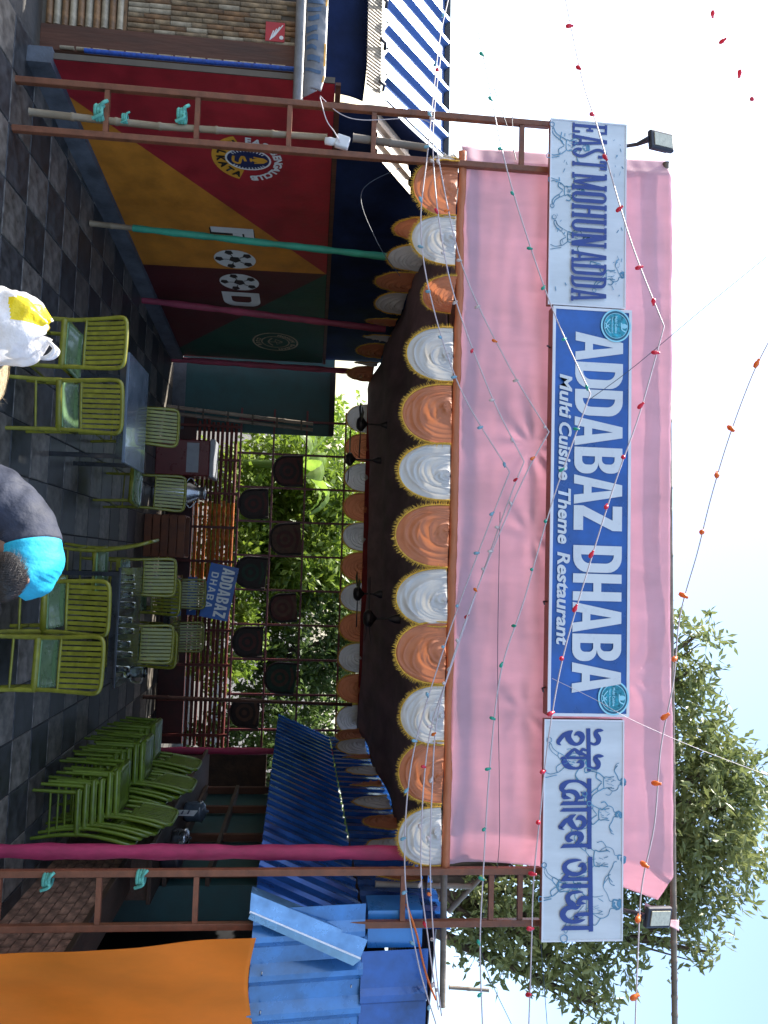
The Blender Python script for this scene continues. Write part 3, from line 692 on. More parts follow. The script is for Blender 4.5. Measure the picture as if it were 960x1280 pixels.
c1([(370, 195, 8), (430, 160, 75), (495, 185, 105), (515, 245, 85), (475, 318, 60), (400, 343, 55), (325, 305, 95), (275, 235, 110), (280, 170, 110), (350, 108, 16)])
c1([(300, 145, 80), (205, 180, 75), (135, 250, 75), (100, 315, 65), (150, 360, 8)])
c1([(240, 575, 45), (600, 575, 48)], 0)
c1([(225, 560, 55), (300, 490, 58), (375, 432, 48), (430, 470, 70), (480, 500, 70), (525, 510, 50), (595, 545, 30)]); c1([(480, 490, 45), (515, 432, 48), (560, 440, 45), (605, 455, 38)])
c1([(135, 590, 8), (185, 590, 85), (215, 660, 110), (275, 720, 95), (350, 750, 55), (430, 752, 40), (500, 725, 60), (512, 672, 78), (470, 640, 60), (408, 662, 8)])
c2([(588, 98, 72), (592, 1225, 72)], 0)
c2([(565, 240, 60), (500, 182, 60), (420, 145, 45), (330, 138, 45), (240, 155, 60), (170, 210, 95), (152, 262, 85), (195, 305, 55), (280, 302, 60), (360, 325, 80), (400, 380, 80), (385, 440, 50), (365, 480, 36)])
c2([(185, 325, 60), (185, 385, 80), (230, 402, 55), (300, 415, 8)]); c2([(410, 405, 50), (475, 398, 50), (505, 355, 60), (450, 312, 8)]); c2([(495, 350, 55), (565, 330, 50)], 0)
c2([(122, 525, 8), (170, 495, 60), (560, 490, 60)], 0); c2([(122, 625, 8), (170, 600, 55), (560, 595, 60)], 0)
c2([(370, 758, 8), (435, 722, 80), (498, 750, 80), (508, 820, 75), (460, 885, 50), (390, 897, 45), (325, 850, 90), (282, 780, 100), (295, 720, 80), (378, 672, 8)]); c2([(305, 735, 70), (215, 772, 70), (155, 840, 75), (120, 880, 55), (190, 918, 6)])
c2([(335, 1080, 8), (262, 1082, 70), (238, 1040, 70), (290, 985, 60), (370, 968, 60), (440, 990, 90), (455, 1050, 95), (412, 1110, 60), (365, 1145, 36)]); c2([(125, 1208, 8), (180, 1175, 60), (570, 1165, 60)], 0)
c3([(572, 65, 70), (584, 1200, 70)], 0)
c3([(440, 112, 14), (335, 118, 48), (240, 142, 60), (185, 200, 72), (197, 270, 85), (270, 315, 70), (350, 328, 60), (430, 308, 52), (488, 250, 70), (455, 190, 85), (385, 215, 8)])
c3([(235, 330, 50), (190, 378, 60), (150, 425, 45)]); c3([(122, 435, 8), (180, 405, 55), (555, 400, 55)], 0); c3([(122, 535, 8), (160, 505, 60), (555, 505, 58)], 0)
c3([(465, 598, 10), (370, 600, 42), (290, 612, 52), (232, 665, 75), (245, 740, 85), (310, 800, 105), (365, 835, 60), (435, 800, 10)]); c3([(560, 690, 58), (455, 688, 62), (405, 735, 62), (385, 790, 62)]); c3([(400, 765, 70), (505, 770, 10)], 0)
c3([(310, 825, 60), (205, 850, 75), (152, 930, 92), (190, 1010, 85), (280, 1045, 62), (370, 1045, 58), (440, 1030, 40), (495, 1012, 8)]); c3([(560, 930, 55), (405, 938, 58), (345, 975, 52), (390, 1015, 60)])
c3([(130, 1180, 8), (185, 1145, 65), (570, 1140, 60)], 0)
fl.build('letters', 'sign_navy', sr_)
sketches(sr_, w, ((.35, .05, .36, False), (.52, .40, .34, True), (.78, .36, .34, False), (1.14, .28, .46, False), (1.52, .20, .52, True), (1.36, .02, .34, False)))

# ------------------------------------------------------------------ floodlights
def flood(label, neck, ctr, ang):
    t = thing('floodlight', label, 'floodlight', neck); c = Vector(ctr)-Vector(neck)
    m = MB(); R = Matrix.Rotation(ang, 3, 'Y') @ Matrix.Rotation(radians(-18), 3, 'X')
    bevel(MB().box(c, (.17, .05, .27), mtx=R).build('housing', 'lamp_black', t), .018, 3)
    MB().box(c+R @ Vector((0, -.028, .005)), (.115, .008, .20), mtx=R).build('panel', 'lamp_panel', t)
    for k in range(5): MB().box(c+R @ Vector((-.06+.03*k, .035, 0)), (.008, .03, .2), mtx=R).build('fin', 'lamp_black', t)
    MB().tube([(0, .05, -.02), c*.35+Vector((0, .02, 0)), c-R @ Vector((0, 0, .13))], [.016, .018, .03], 8).build('arm', 'lamp_black', t)
flood('black LED floodlight above the EAST MOHUN ADDA sign, at the left', pY(782, 180, YF-.24), pY(826, 177, YF-.32), radians(-4))
flood('black LED floodlight above the Bengali sign, at the right end', pY(780, 1140, YF-.24), pY(822, 1146, YF-.32), radians(8))

# ------------------------------------------------------------------ ladder frames of brown tube
def ladder(label, x0, x1, ztop, y, rungs):
    t = thing('ladder_frame', label, 'frame', (x0, y, 0))
    for k, x in enumerate((x0, x1)):
        bevel(MB().bar((x-x0, 0, 0), (x-x0, 0, ztop), .055).build('upright', 'brown_steel', t), .006)
    for z in rungs: MB().bar((.03, 0, z), (x1-x0-.03, 0, z), .042).build('rung', 'brown_steel', t)
    return t
lf = ladder('brown steel ladder frame at the left corner, bamboo tied between its rungs', -4.08, -3.645, 4.70, YF-.08, (.78, 1.55, 2.35, 3.1, 4.45))
rf_ = ladder('brown steel ladder frame at the right corner beside the orange curtain', 2.53, 2.955, 4.72, YF-.08, (.30, 1.08, 1.85, 3.55, 4.3, 4.55))
tag(bamboo([pY(36, 140, YF-.06), pY(200, 158, YF-.06), pY(410, 172, YF-.06)], .032).build('bamboo_pole', 'bamboo'), 'upright bamboo pole tied inside the left brown frame', 'pole')
tag(bamboo([pY(440, 172, YF-.05), pY(535, 185, YF-.05)], .036).build('bamboo_stub', 'bamboo_grey'), 'short thick bamboo length continuing above the white lamp holder', 'pole')
def knot(px_, py_, label, s=1.0):
    c = pY(px_, py_, YF-.075); t = thing('cloth_tie', label, 'cloth tie', c, 0, 'mint cloth ties on the frames')
    m = MB(); rr = random.Random(px_)
    for k in range(3):
        m.tube([(.045*s*cos(a)*1.1, .05*s*sin(a)-.02, (k-1)*.022*s) for a in np.linspace(0, 2*pi, 13)], .014*s, 6)
    m.build('wrap', 'mint_cloth', t)
    m = MB()
    for k in range(2): m.tube(catrom([(0, -.06*s, 0), ((k-.5)*.08*s, -.075*s, .03*s), ((k-.5)*.14*s, -.06*s, (.06-.1*k)*s)], 4), .013*s, 6)
    m.build('tail', 'mint_cloth', t)
knot(126, 143, 'mint cloth tie low on the left frame', 1.2); knot(228, 147, 'mint cloth tie higher up on the left frame', 1.1); knot(157, 150, 'small mint cloth tie on the left bamboo pole', .7)
knot(61, 1098, 'mint cloth tie low on the right frame'); knot(177, 1095, 'mint cloth tie higher up on the right frame')
# white lamp holder
lh = thing('lamp_holder', 'white plastic lamp holder hanging on a bamboo stub at the left frame', 'lamp holder', pY(428, 178, YF-.1))
bevel(MB().box((0, 0, 0), (.11, .07, .12), mtx=Matrix.Rotation(.25, 3, 'Y')).build('case', 'paint_white', lh), .012)
MB().lathe([(0, -.16), (.03, -.155), (.035, -.1), (.025, -.05), (.02, -.04)], 12).build('bulb', 'paint_white', lh)

# ------------------------------------------------------------------ wrapped poles
def pole(label, base, top, r, m, name='wrapped_pole', bare=None):
    base, top = Vector(base), Vector(top); t = thing(name, label, 'pole', base); d = top-base; n = 26
    pts = []; rs = []
    for i in range(n+1):
        u = (0 if bare is None else bare)+(1-(0 if bare is None else bare))*i/n; pts.append(d*u); rs.append(r*(1+.10*sin(i*2.1)+.08*sin(i*5.3)))
    MB().tube(pts, rs, 10).build('cloth_wrap', m, t)
    if bare: bamboo([(0, 0, 0), d*bare*1.02], r*.85).build('bamboo_foot', 'bamboo', t)
    return t
pole('bamboo pole wrapped in green cloth before the mural wall', pZ(112, 279, 0.02), pY(492, 322, 8.6), .04, 'green_wrap', bare=.14)
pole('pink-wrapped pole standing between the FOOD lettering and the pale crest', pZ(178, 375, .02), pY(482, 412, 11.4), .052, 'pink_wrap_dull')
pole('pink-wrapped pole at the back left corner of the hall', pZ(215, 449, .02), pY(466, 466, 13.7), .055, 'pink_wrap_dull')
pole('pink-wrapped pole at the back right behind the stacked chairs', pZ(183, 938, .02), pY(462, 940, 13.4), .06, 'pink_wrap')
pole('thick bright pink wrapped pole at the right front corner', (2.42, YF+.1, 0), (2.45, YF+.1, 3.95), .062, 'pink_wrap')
tag(bamboo([pZ(178, 871, .02), pY(440, 881, 13.9)], .035).build('slim_post', 'brown_wood'), 'slim brown post in front of the back fence, right of the blue banner', 'post')

# ------------------------------------------------------------------ neighbour stall on the left
ns_ = thing('cane_stall', 'neighbouring stall with a cane-clad pillar framed in brown boards, at the left edge', 'stall', (-4.8, 6.95, 0))
o = ns_.location
bevel(MB().box((.03, 0, 1.28), (.25, .08, 2.5)).build('corner_board', 'brown_wood', ns_), .006)
bevel(MB().box((-.62, -.01, 2.45), (1.05, .09, .10)).build('lintel_board', 'brown_wood', ns_), .006)
MB().box((-.33, .03, 1.2), (.47, .05, 2.36)).build('pillar_core', 'wall_board', ns_)
cm = {}
for n_, dims in (('cane_pale', (.45, .035, .065)), ('cane_brown', (.45, .035, .065))):
    b = MB(); b.tube([(-.225, 0, 0), (.225, 0, 0)], .034, 8); cm[n_] = b.mesh('cane', n_)
for k in range(16):
    oo = link('cane', cm['cane_pale' if k % 2 else 'cane_brown'], ns_, (-.33+random.uniform(-.006, .006), 0, .09+k*.071+(0 if k < 9 else 0)))
    if k >= 10: oo.location.z = -5
    if k >= 10: bpy.data.objects.remove(oo)
vm = []
for q in range(4):
    b = MB(); L = .14+.05*q; b.tube([(0, 0, -L/2), (0, 0, L/2)], .024, 7); vm.append((b.mesh('cane', ('cane', 'cane_pale', 'cane_brown', 'cane')[q]), L))
for c in range(9):
    z = .80
    while z < 2.33:
        me, L = random.choice(vm)
        if z+L > 2.42: break
        link('cane', me, ns_, (-.535+c*.051, 0+random.uniform(-.004, .004), z+L/2)); z += L+.004
MB().box((-.34, -.005, .775), (.49, .03, .03)).build('divider', 'cane_brown', ns_)
st = MB().box((-.22, -.03, 2.16), (.19, .006, .18)).build('sticker', 'red_sticker', ns_)
fl = Flat((-.22, -.035, 2.16), (1, 0, 0), (0, 0, 1), (0, -1, 0))
for k in range(4): fl.ribbon([(-.07+.02*k, .07-.028*k), (.05+.012*k, -.03-.012*k+.02)], .010)
fl.disc(.055, .06, .02, .02, 10); fl.build('sticker_print', 'paint_white', st)
MB().box((-.85, .55, 1.2), (1.3, .04, 2.4)).build('back_panel', 'black_tarp', ns_)
MB().box((-.75, .25, .62), (.55, .5, .06)).build('shelf', 'dark_wood', ns_)
for k in range(14): MB().tube([(.135, -.055, .22+k*.148), (.135, -.055, .345+k*.148)], .018, 6).build('cane', 'cane_pale', ns_)
MB().tube([(.172, -.09, .45), (.178, -.09, 1.4), (.172, -.09, 2.4)], .022, 8).build('blue_pipe', 'blue_rope', ns_)
# printed vinyl valance on a pipe
vv = thing('vinyl_valance', 'grey vinyl strip with smeared blue print over the cane stall', 'valance', (-6.4, 6.66, 2.36))
MB().tube(catrom([(0, 0, .03), (1.1, 0, .045), (2.22, 0, .05)], 6), .048, 12).build('pipe', 'banner_grey', vv)
def val_f(u, v):
    return Vector((2.2*u-.10*v*v*(u > .97), -.045-.03*sin(v*pi)+.008*nz(u*30, v*2)+.006*sin(u*55+v*3), .09+.20*v-(.05*max(0, (u-.9)/.1)*v)))
mb = MB(); mb.grid(val_f, 120, 10); thick(mb.build('sheet', 'banner_grey', vv), .003)
q = random.Random(4); x = .05
while x < 1.98:
    wq = q.uniform(.03, .06); v0, v1 = q.uniform(.05, .15), q.uniform(.55, .8)
    mb = MB(); mb.grid(lambda u, v: val_f((x+wq*u+.01*sin(v*4+x*9))/2.2, v0+(v1-v0)*v)+Vector((0, -.006, 0)), 4, 8); mb.build('blue_print', 'banner_blue', vv); x += wq+q.uniform(.03, .07)
for u0, u1 in ((.52, .60), (.76, .86), (.9, .93)):
    mb = MB(); mb.grid(lambda u, v: val_f(u0+(u1-u0)*u, .9+.09*v)+Vector((0, -.006, 0)), 12, 2); mb.build('yellow_print', 'paint_gold', vv)
mb = MB(); mb.grid(lambda u, v: Vector((-7.9+3.2*u, 7.27+.10*v*v+.010*nz(u*7, v*2)+.006*sin(u*40+v*5), 2.60+.55*v+.008*nz(u*6, v*4)-.12*u*v+.10*(1-u)*v)), 60, 14)
tag(thick(mb.build('blue_tarpaulin', 'navy_tarp'), .004), 'dark blue tarpaulin above the rolled plastic sheet', 'tarpaulin')
# tin roofs of the neighbour
nr = thing('neighbour_roof', 'steep ribbed blue tin roof of the stall at the upper left, glaring white', 'roof')
e0 = Vector((-8.8, 7.12, 3.17)); sd = Vector((0.0, .93, .76))
mb = MB(); corr(mb, e0, (1, 0, .012), sd, 4.25, sd.length, .27, .05, nrm=(0, -.63, .77), shape=(0, .62, .74, .86)); thick(mb.build('roof_sheet', 'roof_blue', nr), .002)
MB().bar(e0+sd+Vector((-.1, 0, .03)), e0+sd+Vector((4.3, 0, .08)), .05).build('ridge_bar', 'lamp_black', nr)
mb = MB(); corr(mb, (-8.8, 6.98, 2.99), (1, 0, .012), (0, .14, .15), 4.2, .2, .035, .008, nrm=(0, -.63, .77)); thick(mb.build('eave_strip', 'cane_pale', nr), .002)
for k in range(10): MB().tube([(-8.55+k*.43, 7.0, 3.17), (-8.55+k*.43, 7.05, 3.22), (-8.55+k*.43, 7.14, 3.22)], .018, 6).build('eave_hook', 'lamp_black', nr)
r2 = thing('old_roof_sheet', 'weathered beige tin sheet beside the blue roof at the left frame', 'roof')
mb = MB(); corr(mb, (-4.50, 7.16, 3.15), (1, 0, .012), (.12, .5, .41), .5, .62, .17, .03, nrm=(0, -.63, .77)); thick(mb.build('sheet', 'rust_tin', r2), .002)

# ------------------------------------------------------------------ blue tin on the right
XS, XR = 2.70, 3.10
tf = thing('tin_side_roof', 'steep blue tin sheet hanging along the right side of the hall', 'roof')
sl2 = Vector((XR-XS, 0, 3.25-2.33))
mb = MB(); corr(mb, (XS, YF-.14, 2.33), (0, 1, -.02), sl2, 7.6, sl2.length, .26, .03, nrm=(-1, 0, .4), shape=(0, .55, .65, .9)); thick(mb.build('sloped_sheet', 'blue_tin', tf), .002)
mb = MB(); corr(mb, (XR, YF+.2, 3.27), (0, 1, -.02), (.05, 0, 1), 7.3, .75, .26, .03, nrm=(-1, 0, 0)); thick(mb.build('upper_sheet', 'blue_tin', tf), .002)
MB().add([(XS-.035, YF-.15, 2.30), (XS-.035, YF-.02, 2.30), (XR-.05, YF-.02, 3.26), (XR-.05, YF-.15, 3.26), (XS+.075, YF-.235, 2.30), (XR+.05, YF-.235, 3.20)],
         [(0, 3, 2, 1), (4, 5, 3, 0)]).build('edge_flashing', 'blue_tin_pale', tf)
MB().tube([(XS+.078, YF-.24, 2.30), (XR+.053, YF-.24, 3.20)], .011, 6).build('edge_roll', 'sign_trim', tf)
ts = thing('tin_stall_wall', 'blue ribbed tin front of the stall beside the hall, above the orange curtain', 'wall')
mb = MB(); corr(mb, (XS+.09, YF-.17, 2.33), (1, 0, -.03), (0.0, .10, 1), 1.95, .92, .30, .065, nrm=(0, -1, 0), shape=(0, .42, .64, .78)); lo_ = thick(mb.build('lower_sheet', 'blue_tin_lit', ts), .002)
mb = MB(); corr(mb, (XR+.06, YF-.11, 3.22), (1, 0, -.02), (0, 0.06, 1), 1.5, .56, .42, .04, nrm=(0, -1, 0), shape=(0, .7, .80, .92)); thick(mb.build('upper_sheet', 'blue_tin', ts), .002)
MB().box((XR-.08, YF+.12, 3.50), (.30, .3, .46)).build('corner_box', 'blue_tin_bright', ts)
for k in range(9): MB().lathe([(0, -.012), (.012, -.01), (.014, 0), (0, .004)], 8, (XS+.4+.15*k, YF-.235 if k % 2 else YF-.17, 2.42 if k % 2 else 3.14)).build('screw', 'steel', ts)
# trapezoid cut: hide the sheet corner under the flashing with an angled cover strip
mb = MB(); mb.add([(XS+.08, YF-.25, 2.31), (XS+.125, YF-.25, 2.29), (XR+.10, YF-.25, 3.14), (XR+.055, YF-.25, 3.20)], [(0, 1, 2, 3)]); thick(mb.build('cover_strip', 'blue_tin_pale', ts), .004)
# orange curtain
mb = MB()
def cur(u, v):
    z = 2.36*(1-v)+(-.05)*v-.05*(1-v)*abs(sin(u*7)); xl = 2.97+.14*v; x = xl+(4.5-xl)*u
    y = YF-.26+.045*sin(x*11+1.4*sin(z*1.3)+1.6*nz(x, z*.6))*(.35+.65*v)+.10*nz(x*1.7-z*.6, z*.8)+.02*nz(x*4-z*1.2, z*1.1, 4)
    return Vector((x, y, z))
mb.grid(cur, 70, 60); tag(thick(mb.build('orange_curtain', 'orange_curtain'), .003), 'orange cloth curtain hanging below the blue tin at the right edge', 'curtain')

# ------------------------------------------------------------------ brick counter and kitchen
bc = thing('brick_counter', 'low brick counter along the right side below the pink pole', 'counter', (3.3, 6.7, 0))
MB().box((.16, 1.6, .375), (.27, 3.2, .75)).build('core', 'mortar', bc)
bm_ = MB(); bm_.box((0, 0, 0), (.05, .225, .082)); bme = bm_.mesh('brick', 'brick')
bm2 = MB(); bm2.box((0, 0, 0), (.225, .05, .082)); bme2 = bm2.mesh('brick', 'brick')
for r in range(8):
    for k in range(14):
        y = .1+k*.236+(.118 if r % 2 else 0)
        if y > 3.15: continue
        q = link('brick', bme, bc, (.012+random.uniform(-.004, .004), y, .05+r*.093)); q.rotation_euler = (random.uniform(-.01, .01), 0, random.uniform(-.015, .015))
    for k in range(1): link('brick', bme2, bc, (.15, -.008+random.uniform(-.004, .004), .05+r*.093))
bevel(MB().box((.16, 1.6, .785), (.40, 3.26, .06)).build('counter_top', 'dark_wood', bc), .01)
kt = thing('kitchen_counter', 'dark wooden serving counter behind the stacked chairs with white notices on its front', 'counter', (3.25, 9.0, 0))
MB().box((.25, 2.2, .5), (.5, 4.6, 1.0)).build('body', 'dark_wood', kt)
bevel(MB().box((.22, 2.2, 1.03), (.62, 4.7, .05)).build('top', 'dark_wood', kt), .008)
def notice(px_, py_, w, h, label, X=3.0):
    r = ray(px_, py_); p = CAMP+r*(X/r.x); t = thing('notice', label, 'notice', p, 0, 'white notices at the counter')
    MB().box((0, 0, 0), (.006, w, h), mtx=Matrix.Rotation(.1, 3, 'X')).build('sheet', 'paper', t)
    f = Flat((-.005, w/2, 0), (0, -1, 0), (0, 0, 1), (-1, 0, 0))
    for k in range(3): f.ribbon([(.12*w, (k-1)*h*.22), (.85*w, (k-1)*h*.22)], h*.06)
    f.build('print', 'paint_navy', t)
notice(205, 1060, .22, .34, 'white notice just behind the bright pink pole', 2.9); notice(228, 1016, .2, .33, 'white notice further back near the tall chair stack', 3.1)
# shelves and cabinets
cb = thing('teal_cabinet', 'dull teal cupboard with open brown shelves behind the counter', 'cabinet', (3.75, 9.6, 0))
MB().box((.25, 1.6, 1.15), (.4, 3.6, 2.3)).build('body', 'teal_panel', cb)
for z in (1.1, 1.6): MB().box((-.02, 1.6, z), (.16, 3.6, .05)).build('shelf', 'dark_wood', cb)
for y in (0.0, 1.2, 2.4, 3.4): MB().box((-.02, y, 1.3), (.10, .06, 2.0)).build('upright', 'brown_wood', cb)
def pot(x, y, z, r, h, m, label, cat='pot'):
    t = thing('cooking_pot', label, cat, (x, y, z), 0, 'pots on the counter')
    MB().lathe([(0, 0), (r*.8, 0), (r, h*.2), (r*.95, h*.8), (r*1.05, h), (r*.98, h), (r*.88, h*.8), (r*.8, h*.1), (0, h*.08)], 16).build('bowl', m, t)
    MB().lathe([(r*1.0, h*1.0), (r*.7, h*1.14), (.02, h*1.2), (.02, h*1.32), (0, h*1.34)], 16).build('lid', m, t)
pot(3.45, 9.4, 1.055, .15, .22, 'lamp_black', 'black lidded pot on the near end of the dark counter')
pot(3.5, 10.1, 1.055, .12, .18, 'steel', 'steel lidded pot in the middle of the dark counter')
pot(3.45, 11.0, 1.055, .14, .25, 'table_grey', 'grey lidded pot toward the back of the dark counter')

ks = thing('shade_shed', 'dark shed added along the right side to keep light off the kitchen', 'shed', (4.9, 7.6, 0))  # added walls and roof that block skylight from the kitchen side
MB().box((0, 3.1, 1.9), (.05, 6.8, 3.8)).build('shade_side_wall', 'black_tarp', ks)
mb = MB(); corr(mb, (-1.70, -.10, 4.02), (0, 1, 0), (1.9, 0, -.12), 6.7, 1.95, .2, .03, nrm=(0, 0, 1)); thick(mb.build('roof_sheet', 'roof_tin', ks), .003)
MB().box((-.75, 6.5, 1.0), (1.6, .05, 2.0)).build('shade_rear_wall', 'dark_wood', ks)
# ------------------------------------------------------------------ back wall, fence, lattice
YB = 14.1
tw = thing('teal_panel_wall', 'dark teal panel closing the back left corner of the hall', 'wall', (-3.05, YB, 0))
MB().box((-.12, .06, 1.5), (1.5, .06, 2.95)).build('panel', 'teal_panel', tw)
MB().box((0, .02, 2.95), (1.25, .03, .1)).build('top_edge', 'black_tarp', tw)
MB().box((0, .02, .12), (1.25, .03, .24)).build('skirting', 'concrete', tw)
dp = thing('twin_bamboo_post', 'grey twin bamboo post leaning beside the teal panel', 'post', pY(208, 508, 13.7))
dv = pY(392, 530, 13.7)-dp.location
for s in (0, .11): bamboo([(s, 0, 0), dv+Vector((s, 0, 0))], .035, step=.5).build('bamboo', 'bamboo_grey', dp)
for k in range(6): MB().bar(dv*(k+.5)/6+Vector((-.03, -.03, 0)), dv*(k+.5)/6+Vector((.15, -.03, .0)), .03).build('lashing', 'wall_board', dp)

bf = thing('slat_fence', 'low back fence of horizontal red and orange split-bamboo slats', 'fence', (-2.6, YB, 0))
MB().box((2.9, .05, .24), (5.9, .05, .48)).build('base_panel', 'maroon_panel', bf)
sm = {m: MB().tube([(0, 0, 0), (.8, 0, 0), (1.6, 0, 0)], [.029, .031, .028], 7).mesh('slat', m) for m in ('slat_red', 'slat_orange')}
for r in range(9):
    z = .54+r*.083
    for k in range(4):
        x = k*1.47+random.uniform(-.04, .04); mm = 'slat_orange' if (1 <= k < 2) else 'slat_red'
        q = link('slat', sm[mm], bf, (x, random.uniform(-.01, .01), z)); q.rotation_euler = (0, random.uniform(-.008, .008), 0); q.scale.x = .94
for k in range(10): MB().bar((k*.62+.1, -.04, 0), (k*.62+.1, -.04, 1.28), .045).build('post', 'slat_red', bf)
lt = thing('lattice_screen', 'open maroon lattice of square cells across the back of the hall', 'lattice', (-2.6, YB-.05, 0))
LX = [pY(340, y, YB).x for y in (545, 568, 610, 648, 690, 733, 777, 820, 865, 905)]
CW = .625; LX0 = LX[2]
cols = [LX0+CW*(k-2) for k in range(10)]; rows = [1.30, 1.90, 2.50, 3.22]
for i, x in enumerate(cols): MB().bar((x+2.6, 0, 1.25), (x+2.6, 0, 3.62), .038).build('upright', 'lattice_maroon', lt)
for z in rows: MB().bar((cols[0]+2.6-.2, -.03, z), (cols[-1]+2.6+.3, -.03, z), .034).build('crossbar', 'lattice_maroon', lt)
def tray(x, z, s, mats, label):
    t = thing('painted_tray', label, 'tray', (x, YB-.11, z), 0, 'painted winnowing trays hung in the lattice'); n = 28; t.rotation_euler = (random.uniform(-.12, .12), random.uniform(-.09, .09), random.uniform(-.2, .2)); s *= random.uniform(.9, 1.05)
    out = [(-.27*s, .26*s)]+[(.27*s*cos(pi+pi*i/n), -.02-.26*s*abs(sin(pi*i/n))**.8) for i in range(n+1)]+[(.27*s, .26*s)]
    m = MB(); m.poly([(a, .0, b) for a, b in out][::-1]); thick(m.build('dish', mats[0], t), .02)
    MB().tube([(a, -.02, b) for a, b in out], .022, 6).build('rim', 'tray_dark', t)
    f = Flat((0, -.013, 0), (1, 0, 0), (0, 0, 1), (0, -1, 0))
    f.circ(0, -.02, .10, .16, 24, 0); f.disc(0, -.02, .05); f.ribbon([(-.2, .16), (0, .21), (.2, .16)], .05, 0, 5); f.build('painting', mats[1], t)
    return t
tn = [('dark', 'tray_red'), ('dark', 'tray_green'), ('dark', 'tray_tan'), ('red', 'tray_dark'), ('dark', 'tray_red'), ('dark', 'tray_green')]
low = [(2, 1), (4, 1), (6, 1), (8, 1)]; upp = [(1, 2), (3, 2), (5, 2), (7, 2)]
for k, (c, _) in enumerate(low):
    tray((cols[c]+cols[c+1])/2 if c+1 < len(cols) else cols[c]-.3, 1.60, 1.0, (('tray_dark'), ('tray_red', 'tray_green', 'tray_red', 'tray_tan')[k]), f'dark round-bottomed tray in the lower lattice row, {ordn[k]} from the left')
for k, (c, _) in enumerate(upp):
    tray((cols[c]+cols[c+1])/2, 2.20, 1.0, (('tray_red', 'tray_tan', 'tray_red', 'tray_green')[k], ('tray_dark', 'tray_red', 'tray_tan', 'tray_tan')[k]), f'painted tray in the upper lattice row, {ordn[k]} from the left')

# small blue banner, tilted
bn_ = thing('hanging_banner', 'small tilted blue banner reading ADDABAZ DHABA in front of the back fence', 'banner', pY(274, 740, 12.6))
bn_.rotation_euler = (0, radians(10), 0)
MB().box((0, 0, 0), (.88, .015, .46)).build('panel', 'sign_blue', bn_)
fl = Flat((-.44, -.011, -.23), (1, 0, 0), (0, 0, 1), (0, -1, 0))
fl.word('ADDABAZ', .04, .84, .21, .20, .036, .032, .014, W1); fl.word('DHABA', .14, .72, .05, .115, .024, .02, .03, W1); fl.build('letters', 'sign_letter', bn_)
b2 = thing('small_banner', 'narrow blue banner low behind the tables, under the tilted banner', 'banner', pY(240, 745, 12.8))
MB().box((0, 0, 0), (.62, .015, .15)).build('panel', 'sign_blue', b2)
fl = Flat((-.31, -.011, -.075), (1, 0, 0), (0, 0, 1), (0, -1, 0)); fl.word('DHABA', .06, .56, .04, .075, .018, .016, .02, W1); fl.build('letters', 'sign_letter', b2)

# cooler, steel drum, orange crate at the back
co = thing('drinks_cooler', 'red and white drinks cooler at the back left by the fence', 'cooler', (-1.75, 13.2, 0))
bevel(MB().box((0, 0, .45), (.62, .5, .9)).build('body', 'cooler_red', co), .02); bevel(MB().box((0, 0, .94), (.66, .54, .08)).build('lid', 'cooler_white', co), .02)
MB().box((0, -.256, .62), (.5, .01, .2)).build('stripe', 'cooler_white', co)
cn = thing('steel_can', 'upright steel milk can beside the red cooler', 'can', (-1.15, 12.9, 0))
MB().lathe([(0, 0), (.17, 0), (.18, .05), (.18, .62), (.1, .75), (.1, .84), (.13, .86), (0, .88)], 18).build('body', 'steel', cn)
for s in (-1, 1): MB().tube(catrom([(s*.18, 0, .55), (s*.25, 0, .62), (s*.13, 0, .72)], 5), .012, 6).build('handle', 'steel', cn)
cr = thing('wooden_crate', 'orange-brown wooden crate near the steel can', 'crate', (-.4, 12.6, 0))
for k in range(5):
    for s in (-1, 1): MB().box((0, s*.23, .07+k*.13), (.66, .02, .11)).build('slat', 'crate_orange', cr)
    for s in (-1, 1): MB().box((s*.33, 0, .07+k*.13), (.02, .44, .11)).build('slat', 'crate_orange', cr)
for a in (-1, 1):
    for b in (-1, 1): MB().box((a*.30, b*.205, .33), (.04, .03, .66)).build('corner_post', 'crate_orange', cr)

# ------------------------------------------------------------------ ceiling fans
def fan(x, y, z, ztop, a, label):
    t = thing('ceiling_fan', label, 'fan', (x, y, z), a, 'ceiling fans in the hall')
    MB().lathe([(0, -.07), (.07, -.06), (.11, -.02), (.11, .03), (.05, .07), (.02, .1), (0, .1)], 16).build('motor', 'fan_black', t)
    MB().tube([(0, 0, .08), (0, 0, ztop-z)], .013, 6).build('rod', 'fan_black', t)
    MB().lathe([(.012, ztop-z-.16), (.06, ztop-z-.06), (.06, ztop-z)], 12).build('canopy', 'fan_black', t)
    for k in range(3):
        an = 2*pi*k/3; R = Matrix.Rotation(an, 3, 'Z') @ Matrix.Rotation(.2, 3, 'X')
        m = MB(); m.add([R @ Vector(p) for p in ((.1, -.03, 0), (.5, -.06, .0), (.52, .05, 0), (.1, .03, 0))], [(0, 1, 2, 3)]); thick(m.build('blade', 'fan_black', t), .006)
p = pY(451, 530, 11.2); fan(p.x, 11.2, p.z, 3.78, .3, 'black ceiling fan at the left, nearest the bright gap')
p = pY(437, 574, 12.4); fan(p.x, 12.4, p.z, 3.76, .9, 'black ceiling fan hanging lowest, second from the left')
p = pY(447, 742, 11.6); fan(p.x, 11.6, p.z, 3.78, .1, 'black ceiling fan right of the hall centre')
p = pY(452, 765, 9.2); fan(p.x+.1, 9.6, 3.42, 3.82, 1.0, 'black ceiling fan above the centre tables')

